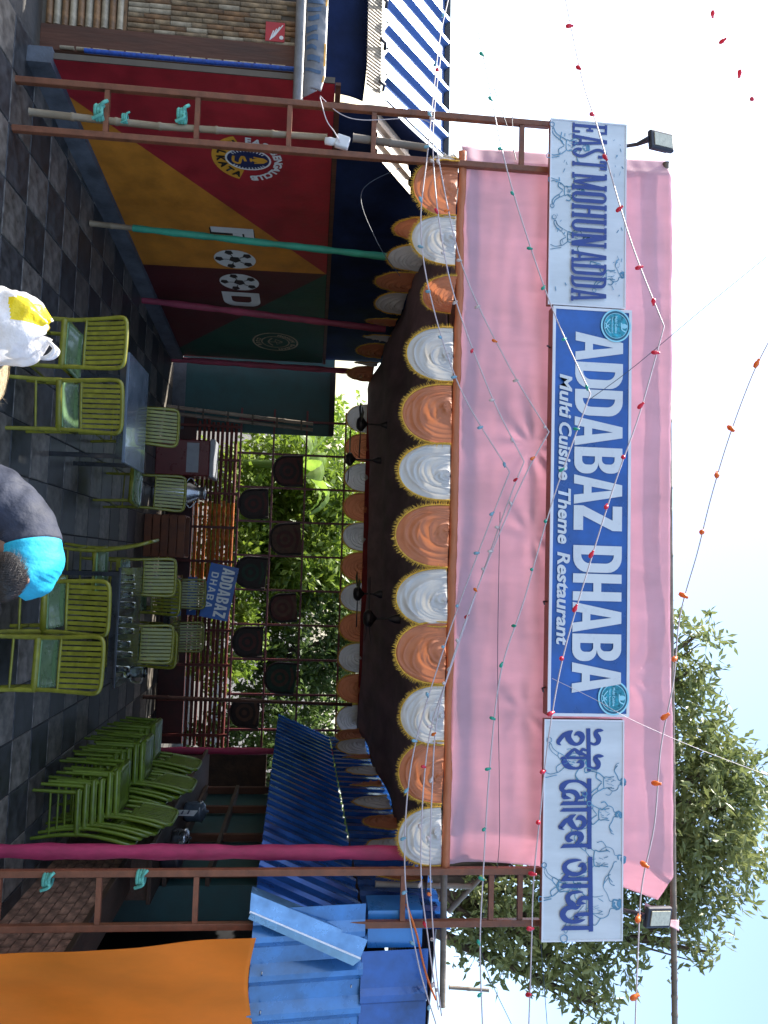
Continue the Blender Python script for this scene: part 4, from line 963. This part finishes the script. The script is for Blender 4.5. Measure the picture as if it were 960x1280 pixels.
# ------------------------------------------------------------------ chairs and tables
def chair_proto(mframe, mseat):
    t = bpy.data.objects.new('dining_chair', None); t.empty_display_size = .1
    parts = []
    def P(n, mb, m, bv=None):
        o = mb.build(n, m, t)
        if bv: bevel(o, bv)
        return o
    # seat
    mb = MB()
    def sf(u, v):
        x = (u-.5)*.45*(1-.08*(1-v)); y = -.20+.43*v; e = min(1, min(u, 1-u)*9)*min(1, min(v, 1-v)*9)
        return Vector((x, y, .455-.03*e*(1-.5*abs(2*u-1))+.006))
    mb.grid(sf, 14, 14); o = mb.build('seat', mseat, t); thick(o, .022)
    mb = MB(); mb.tube([(-.21, -.205, .435), (-.225, .225, .435), (.225, .225, .435), (.21, -.205, .435), (-.21, -.205, .435)], .026, 6, flat=1.1); mb.build('seat_rim', mframe, t)
    for s in (-1, 1):
        MB().tube([(s*.215, .21, .44), (s*.225, .225, .2), (s*.235, .24, 0)], [.022, .019, .016], 8).build('leg', mframe, t)
        MB().tube(catrom([(s*.215, -.20, .45), (s*.215, -.205, .25), (s*.222, -.235, .0)], 4), [.021, .021, .021, .02, .019, .019, .018, .017, .016], 8).build('leg', mframe, t)
        MB().tube([(s*.222, .22, .17), (s*.218, -.21, .17)], .011, 6).build('stretcher', mframe, t)
    MB().tube([(-.218, -.208, .24), (.218, -.208, .24)], .011, 6).build('stretcher', mframe, t)
    yb = lambda z: -.20-.035*((z-.45)/.5)-.06*((z-.45)/.5)**2
    path = [(-.212, yb(.45), .45), (-.215, yb(.6), .60), (-.225, yb(.8), .80), (-.228, yb(.93), .93), (-.20, yb(.985), .985), (-.1, yb(.995), .998), (.1, yb(.995), .998), (.20, yb(.985), .985), (.228, yb(.93), .93), (.225, yb(.8), .80), (.215, yb(.6), .60), (.212, yb(.45), .45)]
    MB().tube(catrom(path, 3), .019, 7).build('back_frame', mframe, t)
    MB().tube([(-.215, yb(.63), .63), (-.1, yb(.63)-.012, .63), (.1, yb(.63)-.012, .63), (.215, yb(.63), .63)], .013, 6).build('back_rail', mframe, t)
    for k in range(9):
        x = -.176+.044*k
        b = MB(); zz = [.635, .72, .82, .90, .985]
        vs = []; 
        for z in zz: 
            wv = .0155
            vs += [(x-wv, yb(z)-.012, z), (x+wv, yb(z)-.012, z), (x+wv, yb(z)+.004, z), (x-wv, yb(z)+.004, z)]
        fs = [(4*i+a, 4*i+(a+1) % 4, 4*i+4+(a+1) % 4, 4*i+4+a) for i in range(4) for a in range(4)]
        b.add(vs, fs); b.build('slat', mframe, t)
    return t
CH = {'olive': chair_proto('chair_olive', 'chair_seat'), 'lime': chair_proto('chair_lime', 'chair_lime')}
def chair(x, y, rz, label, kind='olive', z=.011, group='olive chairs at the tables', tilt=0.0):
    t = CH[kind].copy(); COL.objects.link(t)
    for ch in CH[kind].children:
        c = ch.copy(); COL.objects.link(c); c.parent = t
    t.location = (x+random.uniform(-.012, .012), y+random.uniform(-.012, .012), z); t.rotation_euler = (tilt, 0, rz+random.uniform(-.03, .03)); return tag(t, label, 'chair', group)
chair(-1.88, 6.98, radians(-3), 'olive slatted chair seen from behind, beside the white and yellow bag')
chair(-1.36, 6.98, radians(7), 'olive slatted chair seen from behind, between the bag chair and the bending man')
chair(0.40, 6.92, radians(4), 'olive slatted chair seen from behind, just right of the bending man')
chair(0.89, 6.82, radians(-5), 'olive slatted chair seen from behind, rightmost and nearest at the black table')
chair(-1.62, 9.05, radians(178), 'olive chair facing front on the far side of the grey table')
chair(-.92, 9.75, radians(172), 'olive chair standing alone beyond the end of the grey table')
chair(0.22, 9.35, radians(182), 'olive chair facing front behind the left half of the black table')
chair(1.0, 9.4, radians(176), 'olive chair facing front behind the right half of the black table')
chair(.1, 8.35, radians(-85), 'olive chair drawn up sideways at the left end of the black table')
chair(.45, 10.35, radians(3), 'olive chair on the near side of the rear table, left one')
chair(1.15, 10.3, radians(-4), 'olive chair on the near side of the rear table, right one')
chair(.5, 12.1, radians(178), 'olive chair on the far side of the rear table, left one')
chair(1.2, 12.1, radians(183), 'olive chair on the far side of the rear table, right one')
for k in range(6):
    chair(2.54-.028*k, 8.25+.03*k, radians(90+random.uniform(-1, 1)), f'lime green chair in the near stack by the brick counter, {["lowest", "second from the bottom", "third from the bottom", "third from the top", "second from the top", "topmost"][k]}', 'lime', .011+.068*k, 'near stack of lime chairs')
for k in range(7):
    chair(2.46-.028*k, 9.05+.03*k, radians(90+random.uniform(-1, 1)), f'lime green chair in the middle stack of three, {["lowest", "second from the bottom", "third from the bottom", "in the middle", "third from the top", "second from the top", "topmost"][k]}', 'lime', .011+.068*k, 'middle stack of lime chairs')
for k in range(6):
    chair(2.42-.028*k, 9.95+.03*k, radians(90+random.uniform(-1, 1)), f'lime green chair in the farthest stack on the right, {["lowest", "second from the bottom", "third from the bottom", "third from the top", "second from the top", "topmost"][k]}', 'lime', .011+.068*k, 'far stack of lime chairs')
for pr in CH.values():
    for c in list(pr.children): bpy.data.objects.remove(c)
    bpy.data.objects.remove(pr)

def table(x0, x1, y0, y1, mt, label, z=.75):
    t = thing('dining_table', label, 'table', ((x0+x1)/2, (y0+y1)/2, .011)); w, d = x1-x0, y1-y0
    bevel(MB().box((0, 0, z-.015), (w, d, .03)).build('top', mt, t), .006)
    MB().box((0, 0, z-.07), (w-.12, d-.12, .07)).build('apron', 'table_black', t)
    for a in (-1, 1):
        for b in (-1, 1): MB().bar((a*(w/2-.07), b*(d/2-.07), 0), (a*(w/2-.07), b*(d/2-.07), z-.03), .045).build('leg', 'table_black', t)
    return t
table(-2.12, -.98, 7.85, 8.75, 'table_grey', 'grey glossy table behind the two left chairs')
table(.08, 1.30, 7.98, 8.95, 'table_black', 'black glass-topped table behind the two right chairs')
table(.2, 1.5, 10.85, 11.7, 'table_black', 'black table farther back, in front of the blue banners')
def glass(x, y, z, label):
    t = thing('drinking_glass', label, 'glass', (x, y, z), 0, 'upturned glasses on the black table')
    MB().lathe([(.034, 0), (.026, .10), (.0, .102), (.0, .106), (.029, .106), (.038, 0)], 14).build('cup', 'glass', t)
for k, (x, y) in enumerate(((.18, 8.1), (.27, 8.16), (.36, 8.06), (.47, 8.2), (.62, 8.1), (.74, 8.2), (.86, 8.08), (.98, 8.18), (1.12, 8.1))):
    glass(x, y, .763, f'small clear glass in the row on the black table, {ordn[k]} from the left')
wj = thing('water_jug', 'clear water jug at the right end of the black table', 'jug', (1.18, 8.35, .763))
MB().lathe([(0, .004), (.06, .004), (.065, .03), (.055, .18), (.06, .22), (.056, .22), (.05, .18), (.058, .03), (0, .012)], 18).build('body', 'glass', wj)
MB().tube(catrom([(.058, 0, .19), (.11, 0, .17), (.1, 0, .08), (.062, 0, .06)], 5), .009, 6).build('handle', 'glass', wj)

# ------------------------------------------------------------------ string lights and wires
def bulbmesh(c, s=1.0):
    b = MB(); b.lathe([(0, -.030*s), (.010*s, -.026*s), (.0145*s, -.010*s), (.011*s, .006*s), (.008*s, .010*s), (.008*s, .022*s), (0, .024*s)], 10); return b.mesh('bulb', 'bulb_'+c)
BM = {c: bulbmesh(c) for c in ('red', 'green', 'orange', 'clear', 'blue')}
BM['big'] = bulbmesh('orange', 1.6); BM['bigred'] = bulbmesh('red', 1.35)
def strand(label, pts, colour, nb, Y=6.25, r=.0060, wm='wire_white', dY=None, sharp=()):
    P = []
    for i, (x, y) in enumerate(pts): P.append(pY(x, y, Y if dY is None else Y+dY[i]))
    cuts = [0]+[i for i in sharp]+[len(P)-1]; C = []
    for a_, b_ in zip(cuts, cuts[1:]): C += catrom(P[a_:b_+1], 10)[(1 if C else 0):]
    t = thing('string_light', label, 'string light', C[0]); o = Vector(C[0])
    MB().tube([c-o for c in C], r, 5).build('wire', wm, t)
    L = [0]
    for a, b in zip(C, C[1:]): L.append(L[-1]+(b-a).length)
    rr = random.Random(len(label))
    for k in range(nb):
        s = L[-1]*(k+.5+rr.uniform(-.15, .15))/nb; i = next(j for j in range(len(L)-1) if L[j+1] >= s); q = C[i].lerp(C[i+1], (s-L[i])/(L[i+1]-L[i]))
        cc = colour if isinstance(colour, str) else colour[k % len(colour)]
        o2 = link('bulb', BM[cc], t, q-o+Vector((0, -.01, -.012))); o2.rotation_euler = (rr.uniform(-1.2, 1.2), rr.uniform(-1.2, 1.2), 0)
    return t
strand('string of pale blue bulbs dipping lowest across the swags', [(560, 0), (548, 60), (535, 185), (526, 280), (538, 370), (575, 485), (637, 590), (600, 685), (555, 810), (515, 950), (506, 1090), (522, 1200), (545, 1280)], 'blue', 22, 6.30, sharp=(6,))
strand('string of red and clear bulbs crossing the white swags, middle one of three', [(552, 60), (541, 185), (560, 340), (608, 480), (655, 577), (625, 655), (565, 830), (535, 930), (526, 1080), (536, 1180), (548, 1262)], ('red', 'clear', 'clear'), 20, 6.27, sharp=(4,))
strand('string of clear and orange bulbs meeting the blue sign at its lower edge', [(545, 183), (577, 330), (632, 450), (686, 540), (650, 608), (595, 740), (550, 880), (540, 990), (538, 1100), (545, 1210), (552, 1270)], ('clear', 'orange', 'clear'), 19, 6.24, sharp=(3,))
strand('string of green bulbs peaking on the letters of the blue sign', [(598, 40), (612, 110), (628, 190), (652, 275), (692, 390), (738, 492), (692, 622), (655, 750), (626, 840), (612, 960), (604, 1090), (600, 1180), (603, 1280)], 'green', 20, 6.12, sharp=(5,))
strand('string of red bulbs rising over the top of the blue sign', [(706, -5), (728, 100), (747, 160), (788, 300), (830, 408), (800, 515), (770, 600), (737, 705), (704, 820), (686, 920), (676, 1010), (667, 1100), (664, 1190), (661, 1280)], 'bigred', 20, 6.08, sharp=(4,))
strand('string of large orange bulbs along the right top edge of the pink cloth', [(962, 425), (940, 470), (912, 545), (890, 618), (872, 690), (850, 770), (842, 850), (826, 935), (818, 1030), (802, 1110), (797, 1200), (794, 1282)], 'big', 11, 6.0)
strand('short string of red bulbs high in the upper left sky', [(882, -5), (900, 40), (915, 75), (935, 112), (950, 145)], 'bigred', 4, 6.0, .003)
def wire(label, pts, Y=6.4, r=.004, m='wire_dark', dY=None):
    C = catrom([pY(x, y, Y if dY is None else Y+dY[i]) for i, (x, y) in enumerate(pts)], 8)
    tag(MB().tube(C, r, 5).build('cable', m), label, 'cable')
wire('dark cable falling from the upper left to the left frame', [(588, -5), (608, 80), (636, 165), (645, 200)], 6.35)
wire('dark cable beside the green string at the upper left', [(628, -5), (637, 90), (642, 190)], 6.4, .003)
wire('pale cable slanting from the upper left sky to the frame top', [(696, -5), (668, 70), (640, 150)], 6.4, .003, 'wire_white')
wire('grey cable slanting across the top of the blue sign to the sky', [(962, 318), (880, 385), (793, 458), (736, 500)], 6.28, .003, 'wire_dark')
wire('thin wire from the blue sign badge down to the right sky', [(690, 848), (745, 875), (790, 900), (870, 935), (962, 970)], 6.3, .0025, 'wire_white')
wire('dark wire lying across the lower right pink cloth', [(625, 640), (622, 820), (624, 980), (622, 1080), (600, 1180), (640, 1282)], 6.52, .003)
wire('dark cable hanging below the Bengali sign at the far right', [(676, 1180), (680, 1230), (684, 1282)], 6.4, .003)
wire('white cable looped from the tarpaulin to the lamp holder', [(400, 122), (408, 150), (418, 165), (425, 178)], 6.45, .005, 'wire_white')
wire('white wire running from the blue tarpaulin to the frame', [(400, 120), (425, 142), (455, 150), (520, 148), (545, 158)], 6.5, .004, 'wire_white')
wire('tangled orange and yellow wire bundle at the right tin corner', [(508, 1130), (520, 1165), (528, 1200), (535, 1225), (545, 1250)], 6.4, .009, 'bulb_orange')
wire('dark wire curving down before the mural wall', [(500, 210), (452, 240), (470, 300), (500, 345)], 7.3, .004)
# sticks around the right frame
def stick(label, a, b, Ya, Yb, r, m='bamboo_grey'):
    tag(bamboo([pY(*a, Ya), pY(*b, Yb)], r).build('bamboo_stick', m), label, 'pole')
stick('bamboo stick lying level through the right frame above the blue tin', (555, 1085), (553, 1260), 6.75, 6.6, .03)
stick('short upright bamboo stick between the right frame and the swag', (468, 1105), (590, 1108), 6.9, 6.9, .026)
stick('thin upright stick at the far right against the sky', (560, 1234), (612, 1238), 6.7, 6.7, .016)
stick('slanted bamboo strut behind the right frame', (560, 1140), (600, 1098), 7.0, 6.9, .024)

# ------------------------------------------------------------------ person bending
def skin_obj(name, verts, edges, radii, m, parent, sub=2):
    me = bpy.data.meshes.new(name); me.from_pydata(verts, edges, []); o = bpy.data.objects.new(name, me); COL.objects.link(o)
    md = o.modifiers.new('s', 'SKIN'); md.use_smooth_shade = True
    for v, r in zip(me.skin_vertices[0].data, radii): v.radius = r if hasattr(r, '__len__') else (r, r)
    me.skin_vertices[0].data[0].use_root = True
    ss = o.modifiers.new('ss', 'SUBSURF'); ss.levels = sub; ss.render_levels = sub
    dg = bpy.context.evaluated_depsgraph_get(); nm = bpy.data.meshes.new_from_object(o.evaluated_get(dg)); bpy.data.objects.remove(o)
    nm.materials.clear(); nm.materials.append(G(m))
    for p in nm.polygons: p.use_smooth = True; p.material_index = 0
    nm.name = name
    o = bpy.data.objects.new(name, nm); COL.objects.link(o); o.parent = parent; return o
PB = Vector((-.29, 4.2, .035))
pe = thing('person', 'person in a navy and cyan shirt bending forward in front of the tables', 'person', PB)
hip = Vector((0, 0, .93)); chest = Vector((.36, -.06, 1.17)); neck = Vector((.42, -.15, 1.13)); head = Vector((.40, -.285, 1.155))
V = [hip, (.17, -.03, 1.10), chest, neck, (.40, -.23, 1.14)]
E_ = [(0, 1), (1, 2), (2, 3), (3, 4)]; Rr = [(.13, .15), (.12, .14), (.13, .15), .055, .06]
def limb(pts, rs, root):
    k0 = root
    for p, r in zip(pts, rs): V.append(p); Rr.append(r); E_.append((k0, len(V)-1)); k0 = len(V)-1
    return k0
for s in (-1, 1):
    k = limb([(-.03, s*.10, .86), (.05, s*.12, .48), (-.05, s*.13, .10), (.09, s*.14, .04)], [.095, .062, .042, .04], 0)
    k = limb([(.40, s*.17-.06, 1.10), (.44, s*.20-.06, .82), (.56, s*.16-.06, .62), (.60, s*.15-.06, .54)], [.058, .045, .034, .03], 2)
    for j in range(5):
        a = (j-2)*.018; limb([(.615+.01*j, s*.15-.06+a, .49-.006*abs(j-2)), (.62+.008*j, s*.15-.06+a*1.3, .455+.006*abs(j-2))], [.010, .008], k)
skin_obj('body', V, E_, Rr, 'skin', pe)
# head
def headf(u, v):
    a = 2*pi*u; b = pi*(v-.5); r = 1
    x = .105*cos(b)*cos(a); y = .085*cos(b)*sin(a); z = .125*sin(b)
    return Vector((x, y, z))
Rh = Matrix.Rotation(radians(-58), 3, 'Z') @ Matrix.Rotation(radians(58), 3, 'Y') @ Matrix.Rotation(radians(60), 3, 'Z')
def headv(p):
    p = Vector(p)
    if p.x > 0 and p.z < .02: p.z *= 1.08; p.x *= .95
    return head + Rh @ (p*1.0)
mb = MB(); mb.grid(lambda u, v: headv(headf(u, v)), 28, 18); hd = mb.build('head', 'skin', pe)
mb = MB(); mb.tube([headv((.10, 0, .02)), headv((.125, 0, -.025)), headv((.10, 0, -.04))], [.010, .017, .012], 8); mb.build('nose', 'skin', hd)
for s in (-1, 1):
    mb = MB(); mb.tube(catrom([headv((0, s*.083, .02)), headv((-.02, s*.10, .025)), headv((-.022, s*.10, -.01)), headv((.0, s*.085, -.035))], 5), .010, 6); mb.build('ear', 'skin', hd)
    MB().lathe([(0, -.012), (.01, -.006), (.012, 0), (.01, .006), (0, .012)], 10, headv((.09, s*.035, .01))).build('eye', 'paint_white', hd)
MB().tube([headv((.094, -.025, -.07)), headv((.10, 0, -.072)), headv((.094, .025, -.07))], .007, 6).build('mouth', 'mural_maroon', hd)
def hairf(u, v):
    b = -.28+(pi/2+.28)*v; a = 2*pi*u; f = 1.08+.03*nz(cos(a)*3, sin(a)*3, v*3)+.012*nz(cos(a)*18, sin(a)*18, v*2)
    p = Vector((.105*cos(b)*cos(a), .085*cos(b)*sin(a), .125*sin(b)))*f
    if p.x > .06 and p.z < .05: p.z = .05+(p.z-.05)*.12
    if p.x < 0 and b < .1: p.z -= .045*(1-(b+.28)/.38)
    return headv(p)
mb = MB(); mb.grid(hairf, 48, 24); hr = mb.build('hair', 'hair', pe)
mb = MB(); rr = random.Random(5)
for k in range(2600):
    u, v = rr.random(), rr.random()**.8; p = hairf(u, v); n_ = (p-head).normalized(); d = (n_*.22+(Rh @ Vector((-.75, .1, -.55)))+Vector((rr.uniform(-.3, .3), rr.uniform(-.3, .3), rr.uniform(-.3, .3)))).normalized()
    w_ = d.cross(n_)*.0016; q = p+d*rr.uniform(.025, .055)+n_*.003
    mb.add([p-w_, p+w_, q], [(0, 1, 2)])
mb.build('hair_strands', 'hair', hr)
# shirt: lofted over the bent back
sp = [(-.05, 0, .90, .17, .17), (.02, -.005, 1.01, .175, .18), (.12, -.02, 1.11, .17, .175), (.22, -.035, 1.165, .165, .175), (.34, -.055, 1.18, .165, .19), (.42, -.075, 1.15, .135, .18), (.475, -.09, 1.12, .075, .12)]
C3 = catrom([(a, b, c) for a, b, c, _, _ in sp], 6); RX = catrom([(r1, r2, 0) for *_, r1, r2 in sp], 6)
def shirtf(u, v):
    i = v*(len(C3)-1); j = min(int(i), len(C3)-2); f = i-j; c = C3[j].lerp(C3[j+1], f); r = RX[j].lerp(RX[j+1], f)
    t = (C3[min(j+2, len(C3)-1)]-C3[max(j-1, 0)]).normalized(); side = Vector((0, 1, 0)); side = (side-t*side.dot(t)).normalized(); up = side.cross(t)*-1
    if up.z < 0: up = -up
    a = 2*pi*u; k = 1+.03*nz(u*9, v*14)+.045*sin(v*34+5*sin(a)+3*nz(u*4, v*5))*max(0, .3+nz(u*4, v*3.5, 2))+.06*abs(nz(u*7-v*3, v*7, 6))-.05*math.exp(-((v-.22-.10*cos(a))/.012)**2)*(1 if sin(a) > -.2 else 0)-.03*math.exp(-((v-.52)/.008)**2)
    return c+side*(r.y*k*cos(a))+up*(r.x*k*sin(a))
for nm, v0, v1, m in (('shirt_back', 0, .52, 'shirt_navy'), ('shirt_yoke', .52, 1, 'shirt_cyan')):
    mb = MB(); mb.grid(lambda u, v: shirtf(u, v0+(v1-v0)*v), 110, 90); mb.build(nm, m, pe)
for s in (-1, 1):
    mb = MB(); pts = catrom([(.37, s*.12-.06, 1.16), (.41, s*.19-.06, 1.07), (.44, s*.205-.06, .90)], 6); mb.tube(pts, [.095-.0025*i*1.0+.004*sin(i*2) for i in range(len(pts))], 14); mb.build('sleeve', 'shirt_cyan', pe)
    mb = MB(); pts = catrom([(-.02, s*.07, .97), (-.01, s*.105, .80), (.05, s*.12, .48), (-.045, s*.13, .10)], 6); mb.tube(pts, [.135-.0035*i+.004*sin(i*1.7) for i in range(len(pts))], 16); mb.build('trouser_leg', 'khaki', pe)
    bevel(MB().box((.04, s*.14, .06), (.27, .10, .09)).build('shoe', 'shoe', pe), .03, 3)
mb = MB(); mb.grid(lambda u, v: Vector((-.06+.06*v+.155*cos(2*pi*u), .17*sin(2*pi*u), .84+.16*v)), 30, 8); mb.build('trouser_seat', 'khaki', pe)

# ------------------------------------------------------------------ jute sack and plastic bag
js = thing('jute_sack', 'frayed jute sack standing under the white plastic bag at the bottom edge', 'sack', (-1.12, 4.5, -.02))
mb = MB(); mb.grid(lambda u, v: Vector(((.27-.06*abs(v-.4)+.02*nz(u*6, v*6))*cos(2*pi*u), (.20+.02*nz(u*5, v*7, 3))*sin(2*pi*u), .86*v+.015*nz(u*9, v*3))), 30, 20); mb.build('body', 'jute', js)
mb = MB(); mb.grid(lambda u, v: Vector((.245*cos(2*pi*u)*(1-v), .2*sin(2*pi*u)*(1-v), .85+.05*v)), 30, 4); mb.build('top', 'jute', js)
fb = MB()
for k in range(120):
    a = random.uniform(0, 6.28); p = Vector((.24*cos(a), .19*sin(a), .84)); q = p+Vector((random.uniform(-.03, .05)+.03*cos(a), random.uniform(-.03, .02), random.uniform(-.02, .06))); fb.add([p-Vector((.003, 0, 0)), p+Vector((.003, 0, 0)), q], [(0, 1, 2)])
fb.build('frayed_edge', 'jute', js)
pbg = thing('plastic_bag', 'crumpled white plastic bag with a yellow band, bright in the sun at the bottom edge', 'bag', (-1.30, 4.42, .70))
def bagf(u, v):
    a = 2*pi*u; prof = [.15, .225, .235, .225, .21, .17, .06][min(6, int(v*6))]*(1-(v*6 % 1))+[.15, .225, .235, .225, .21, .17, .06][min(6, int(v*6)+1)]*(v*6 % 1)
    k = 1+.14*nz(cos(a)*2.2, sin(a)*2.2, v*3)+.06*nz(cos(a)*6, sin(a)*6, v*9)
    return Vector((prof*k*cos(a), prof*k*.75*sin(a), .42*v+.05*nz(cos(a)*1.5+3, sin(a)*1.5, 2)*v-.05*cos(a)*v+.10*v*(cos(a)*.5+.2)))
mb = MB(); mb.grid(lambda u, v: bagf(u, v), 60, 50); bo = mb.build('bag_body', ['bag_white', 'bag_yellow'], pbg)
for p in bo.data.polygons:
    c = p.center
    if .27 < c.z < .45 and -.14 < c.x < .0 and c.y < .05 and c.z-.3 > .25*c.x: p.material_index = 1
mb = MB()
for k in range(2): mb.tube(catrom([(.08, -.03+.05*k, .46), (.12, -.04+.06*k, .50), (.16, -.03+.05*k, .47), (.17, 0, .42)], 5), .012, 6)
mb.build('knot', 'bag_white', pbg)

# ------------------------------------------------------------------ trees
def leaves(blobs, n, L, Wd, rnd, droop=.4, shell=.55):
    tot = sum(b[3]*b[4]*b[5] for b in blobs)**1.0; Vv = []; Ff = []
    for (cx, cy, cz, rx, ry, rz) in blobs:
        m = max(20, int(n*rx*ry*rz/tot))
        # leaf sprays: twig centres, several leaves each
        tw = max(3, m//9); d = rnd.normal(size=(tw, 3)); d /= np.linalg.norm(d, axis=1)[:, None]
        rad = rnd.uniform(shell**3, 1, tw)**(1/3); rad *= 1+.22*np.sin(d[:, 0]*7+cx)*np.cos(d[:, 2]*6+cz)
        cen = np.array([cx, cy, cz])+d*rad[:, None]*np.array([rx, ry, rz])
        for c, dd in zip(cen, d):
            axis = dd+rnd.normal(size=3)*.6; axis[2] -= droop; axis /= np.linalg.norm(axis)
            for k in range(9):
                p = c+axis*L*(k-3)*.35+rnd.normal(size=3)*L*.12
                u = axis*.5+rnd.normal(size=3)*.75; u[2] -= droop*.6; u /= np.linalg.norm(u)
                w = np.cross(u, rnd.normal(size=3)); w /= np.linalg.norm(w)+1e-9
                l = L*rnd.uniform(.7, 1.25); ww = Wd*rnd.uniform(.7, 1.2); i = len(Vv); nn = np.cross(u, w)*ww*.35
                Vv += [p, p+u*l*.45+w*ww-nn, p+u*l, p+u*l*.45-w*ww-nn]
                Ff += [(i, i+1, i+2), (i, i+2, i+3)]
    return Vv, Ff
def tree(label, base, blobs, n, L, Wd, lm, name='leafy_tree', limbs=True, tr=.14, seed=1, droop=.4, group=None, shell=.5):
    t = thing(name, label, 'tree', base, 0, group); base = Vector(base)
    rnd = np.random.default_rng(seed)
    bl = [(b[0]-base.x, b[1]-base.y, b[2]-base.z, b[3], b[4], b[5]) for b in blobs]
    zc = min(b[2] for b in bl); cx = sum(b[0] for b in bl)/len(bl); cy = sum(b[1] for b in bl)/len(bl)
    fork = Vector((cx*.35, cy*.35, max(.6, zc*.6)))
    MB().tube(catrom([(0, 0, 0), fork*.5+Vector((.06, .02, 0)), fork], 5), [tr*(1.15-.45*i/10) for i in range(11)], 10).build('trunk', 'bark', t)
    if limbs:
        mb = MB()
        for b in bl:
            c = Vector(b[:3]); mid = fork.lerp(c, .5)+Vector((rnd.uniform(-.2, .2), rnd.uniform(-.2, .2), .25)); pts = catrom([fork*.92, mid, c], 5); mb.tube(pts, [tr*.6*(1-.85*i/10) for i in range(11)], 6)
            for k in range(5):
                e = c+Vector((rnd.uniform(-1, 1)*b[3], rnd.uniform(-1, 1)*b[4], rnd.uniform(-1, 1)*b[5]))*.55; mb.tube(catrom([mid.lerp(c, .4), mid.lerp(e, .6)+Vector((0, 0, .08)), e], 3), [tr*.14, tr*.13, tr*.11, tr*.09, tr*.06, tr*.04, tr*.02], 5)
        mb.build('limbs', 'bark', t)
    v, f = leaves(bl, n, L, Wd, rnd, droop, shell)
    me = bpy.data.meshes.new('crown'); me.from_pydata([tuple(x) for x in v], [], f); me.materials.append(G(lm)); o = link('crown', me, t); o['kind'] = 'stuff'
    return t
def bp_(x, y, Y, rx, ry=None, rz=None): p = pY(x, y, Y); return (p.x, p.y, p.z, rx, ry or rx, rz or rx)
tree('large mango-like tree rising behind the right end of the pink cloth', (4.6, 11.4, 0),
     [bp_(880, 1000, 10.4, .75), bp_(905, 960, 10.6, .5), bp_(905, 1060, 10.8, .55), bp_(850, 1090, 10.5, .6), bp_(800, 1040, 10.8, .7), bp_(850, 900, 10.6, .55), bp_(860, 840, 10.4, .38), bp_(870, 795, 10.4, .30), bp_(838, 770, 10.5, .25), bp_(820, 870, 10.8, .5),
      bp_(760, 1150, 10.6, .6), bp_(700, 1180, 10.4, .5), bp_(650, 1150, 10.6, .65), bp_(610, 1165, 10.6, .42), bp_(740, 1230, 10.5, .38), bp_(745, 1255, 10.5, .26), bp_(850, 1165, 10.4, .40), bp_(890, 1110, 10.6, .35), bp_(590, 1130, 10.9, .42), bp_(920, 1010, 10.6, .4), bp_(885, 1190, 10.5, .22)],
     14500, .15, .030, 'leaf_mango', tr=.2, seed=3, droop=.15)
gb = 'trees behind the lattice'
tree('bright sunlit shrub with broad leaves behind the left of the lattice', (-1.6, 17.5, 0), [(-2.2, 17.5, 2.0, .9, .8, .9), (-1.2, 17.6, 1.6, .9, .8, .8), (-1.6, 17.8, 3.0, .9, .8, .8), (-.4, 17.5, 2.3, .9, .8, 1.1)], 6500, .26, .055, 'leaf_bright', seed=11, droop=.3, group=gb, tr=.08)
tree('yellow-green bushy tree behind the centre of the lattice', (.2, 18.2, 0), [(.0, 18.2, 2.4, 1.0, .8, 1.2), (.7, 18.4, 1.8, 1.0, .8, 1.0), (.2, 18.6, 3.6, 1.0, .8, .8)], 6500, .18, .045, 'leaf_bright', seed=12, droop=.3, group=gb, tr=.09)
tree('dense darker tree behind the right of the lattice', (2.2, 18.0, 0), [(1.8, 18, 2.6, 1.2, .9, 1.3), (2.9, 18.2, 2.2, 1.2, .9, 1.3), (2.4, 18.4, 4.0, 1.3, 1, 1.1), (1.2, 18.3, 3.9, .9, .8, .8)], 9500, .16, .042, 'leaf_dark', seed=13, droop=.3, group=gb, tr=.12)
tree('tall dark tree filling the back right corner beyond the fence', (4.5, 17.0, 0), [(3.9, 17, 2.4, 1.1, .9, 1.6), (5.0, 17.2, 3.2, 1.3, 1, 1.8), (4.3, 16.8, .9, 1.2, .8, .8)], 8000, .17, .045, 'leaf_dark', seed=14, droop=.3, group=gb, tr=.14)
tree('low leafy bush behind the slat fence', (.6, 16.2, 0), [(-1.6, 16.4, .9, .9, .6, .7), (0, 16.3, .9, .9, .6, .7), (1.6, 16.3, .9, 1.0, .6, .8)], 5000, .15, .045, 'leaf_bright', seed=15, droop=.2, group=gb, tr=.05, name='leafy_bush')
tree('tall pale tree far behind, seen through the gap at the back left', (-3.4, 23, 0), [(-3.6, 23, 3.2, 1.4, 1, 1.2), (-2.4, 23.4, 3.6, 1.2, 1, 1.0), (-1.0, 24, 3.2, 1.4, 1, 1.2), (.6, 25, 4.0, 1.6, 1.2, 1.4), (2.4, 25, 5.0, 1.8, 1.2, 1.6)], 8500, .22, .06, 'leaf_bright', seed=16, droop=.3, group=gb, tr=.12)
# banana plant
bp0 = thing('banana_plant', 'banana plant with broad drooping leaves at the back left gap', 'plant', (-2.15, 16.3, 0))
MB().tube([(0, 0, 0), (.03, 0, 1.2), (0, 0, 2.3)], [.13, .11, .06], 12).build('stem', 'leaf_bright', bp0)
for k in range(8):
    a = 2*pi*k/8+.3; L = random.uniform(1.1, 1.6); ri = random.uniform(.5, 1.0)
    mb = MB()
    def lf_(u, v, a=a, L=L, ri=ri):
        s = v; r = L*s*.85; z = 2.2+ri*sin(s*2.4)*.9-.25*s*s; w_ = .20*sin(pi*min(1, s*.94+.06))**.7
        q = (u-.5)*2*w_; return Vector((r*cos(a)-q*sin(a), r*sin(a)+q*cos(a), z-.25*abs(q)+.015*sin(s*60)))
    mb.grid(lf_, 6, 26); mb.build('leaf', 'banana_leaf', bp0)
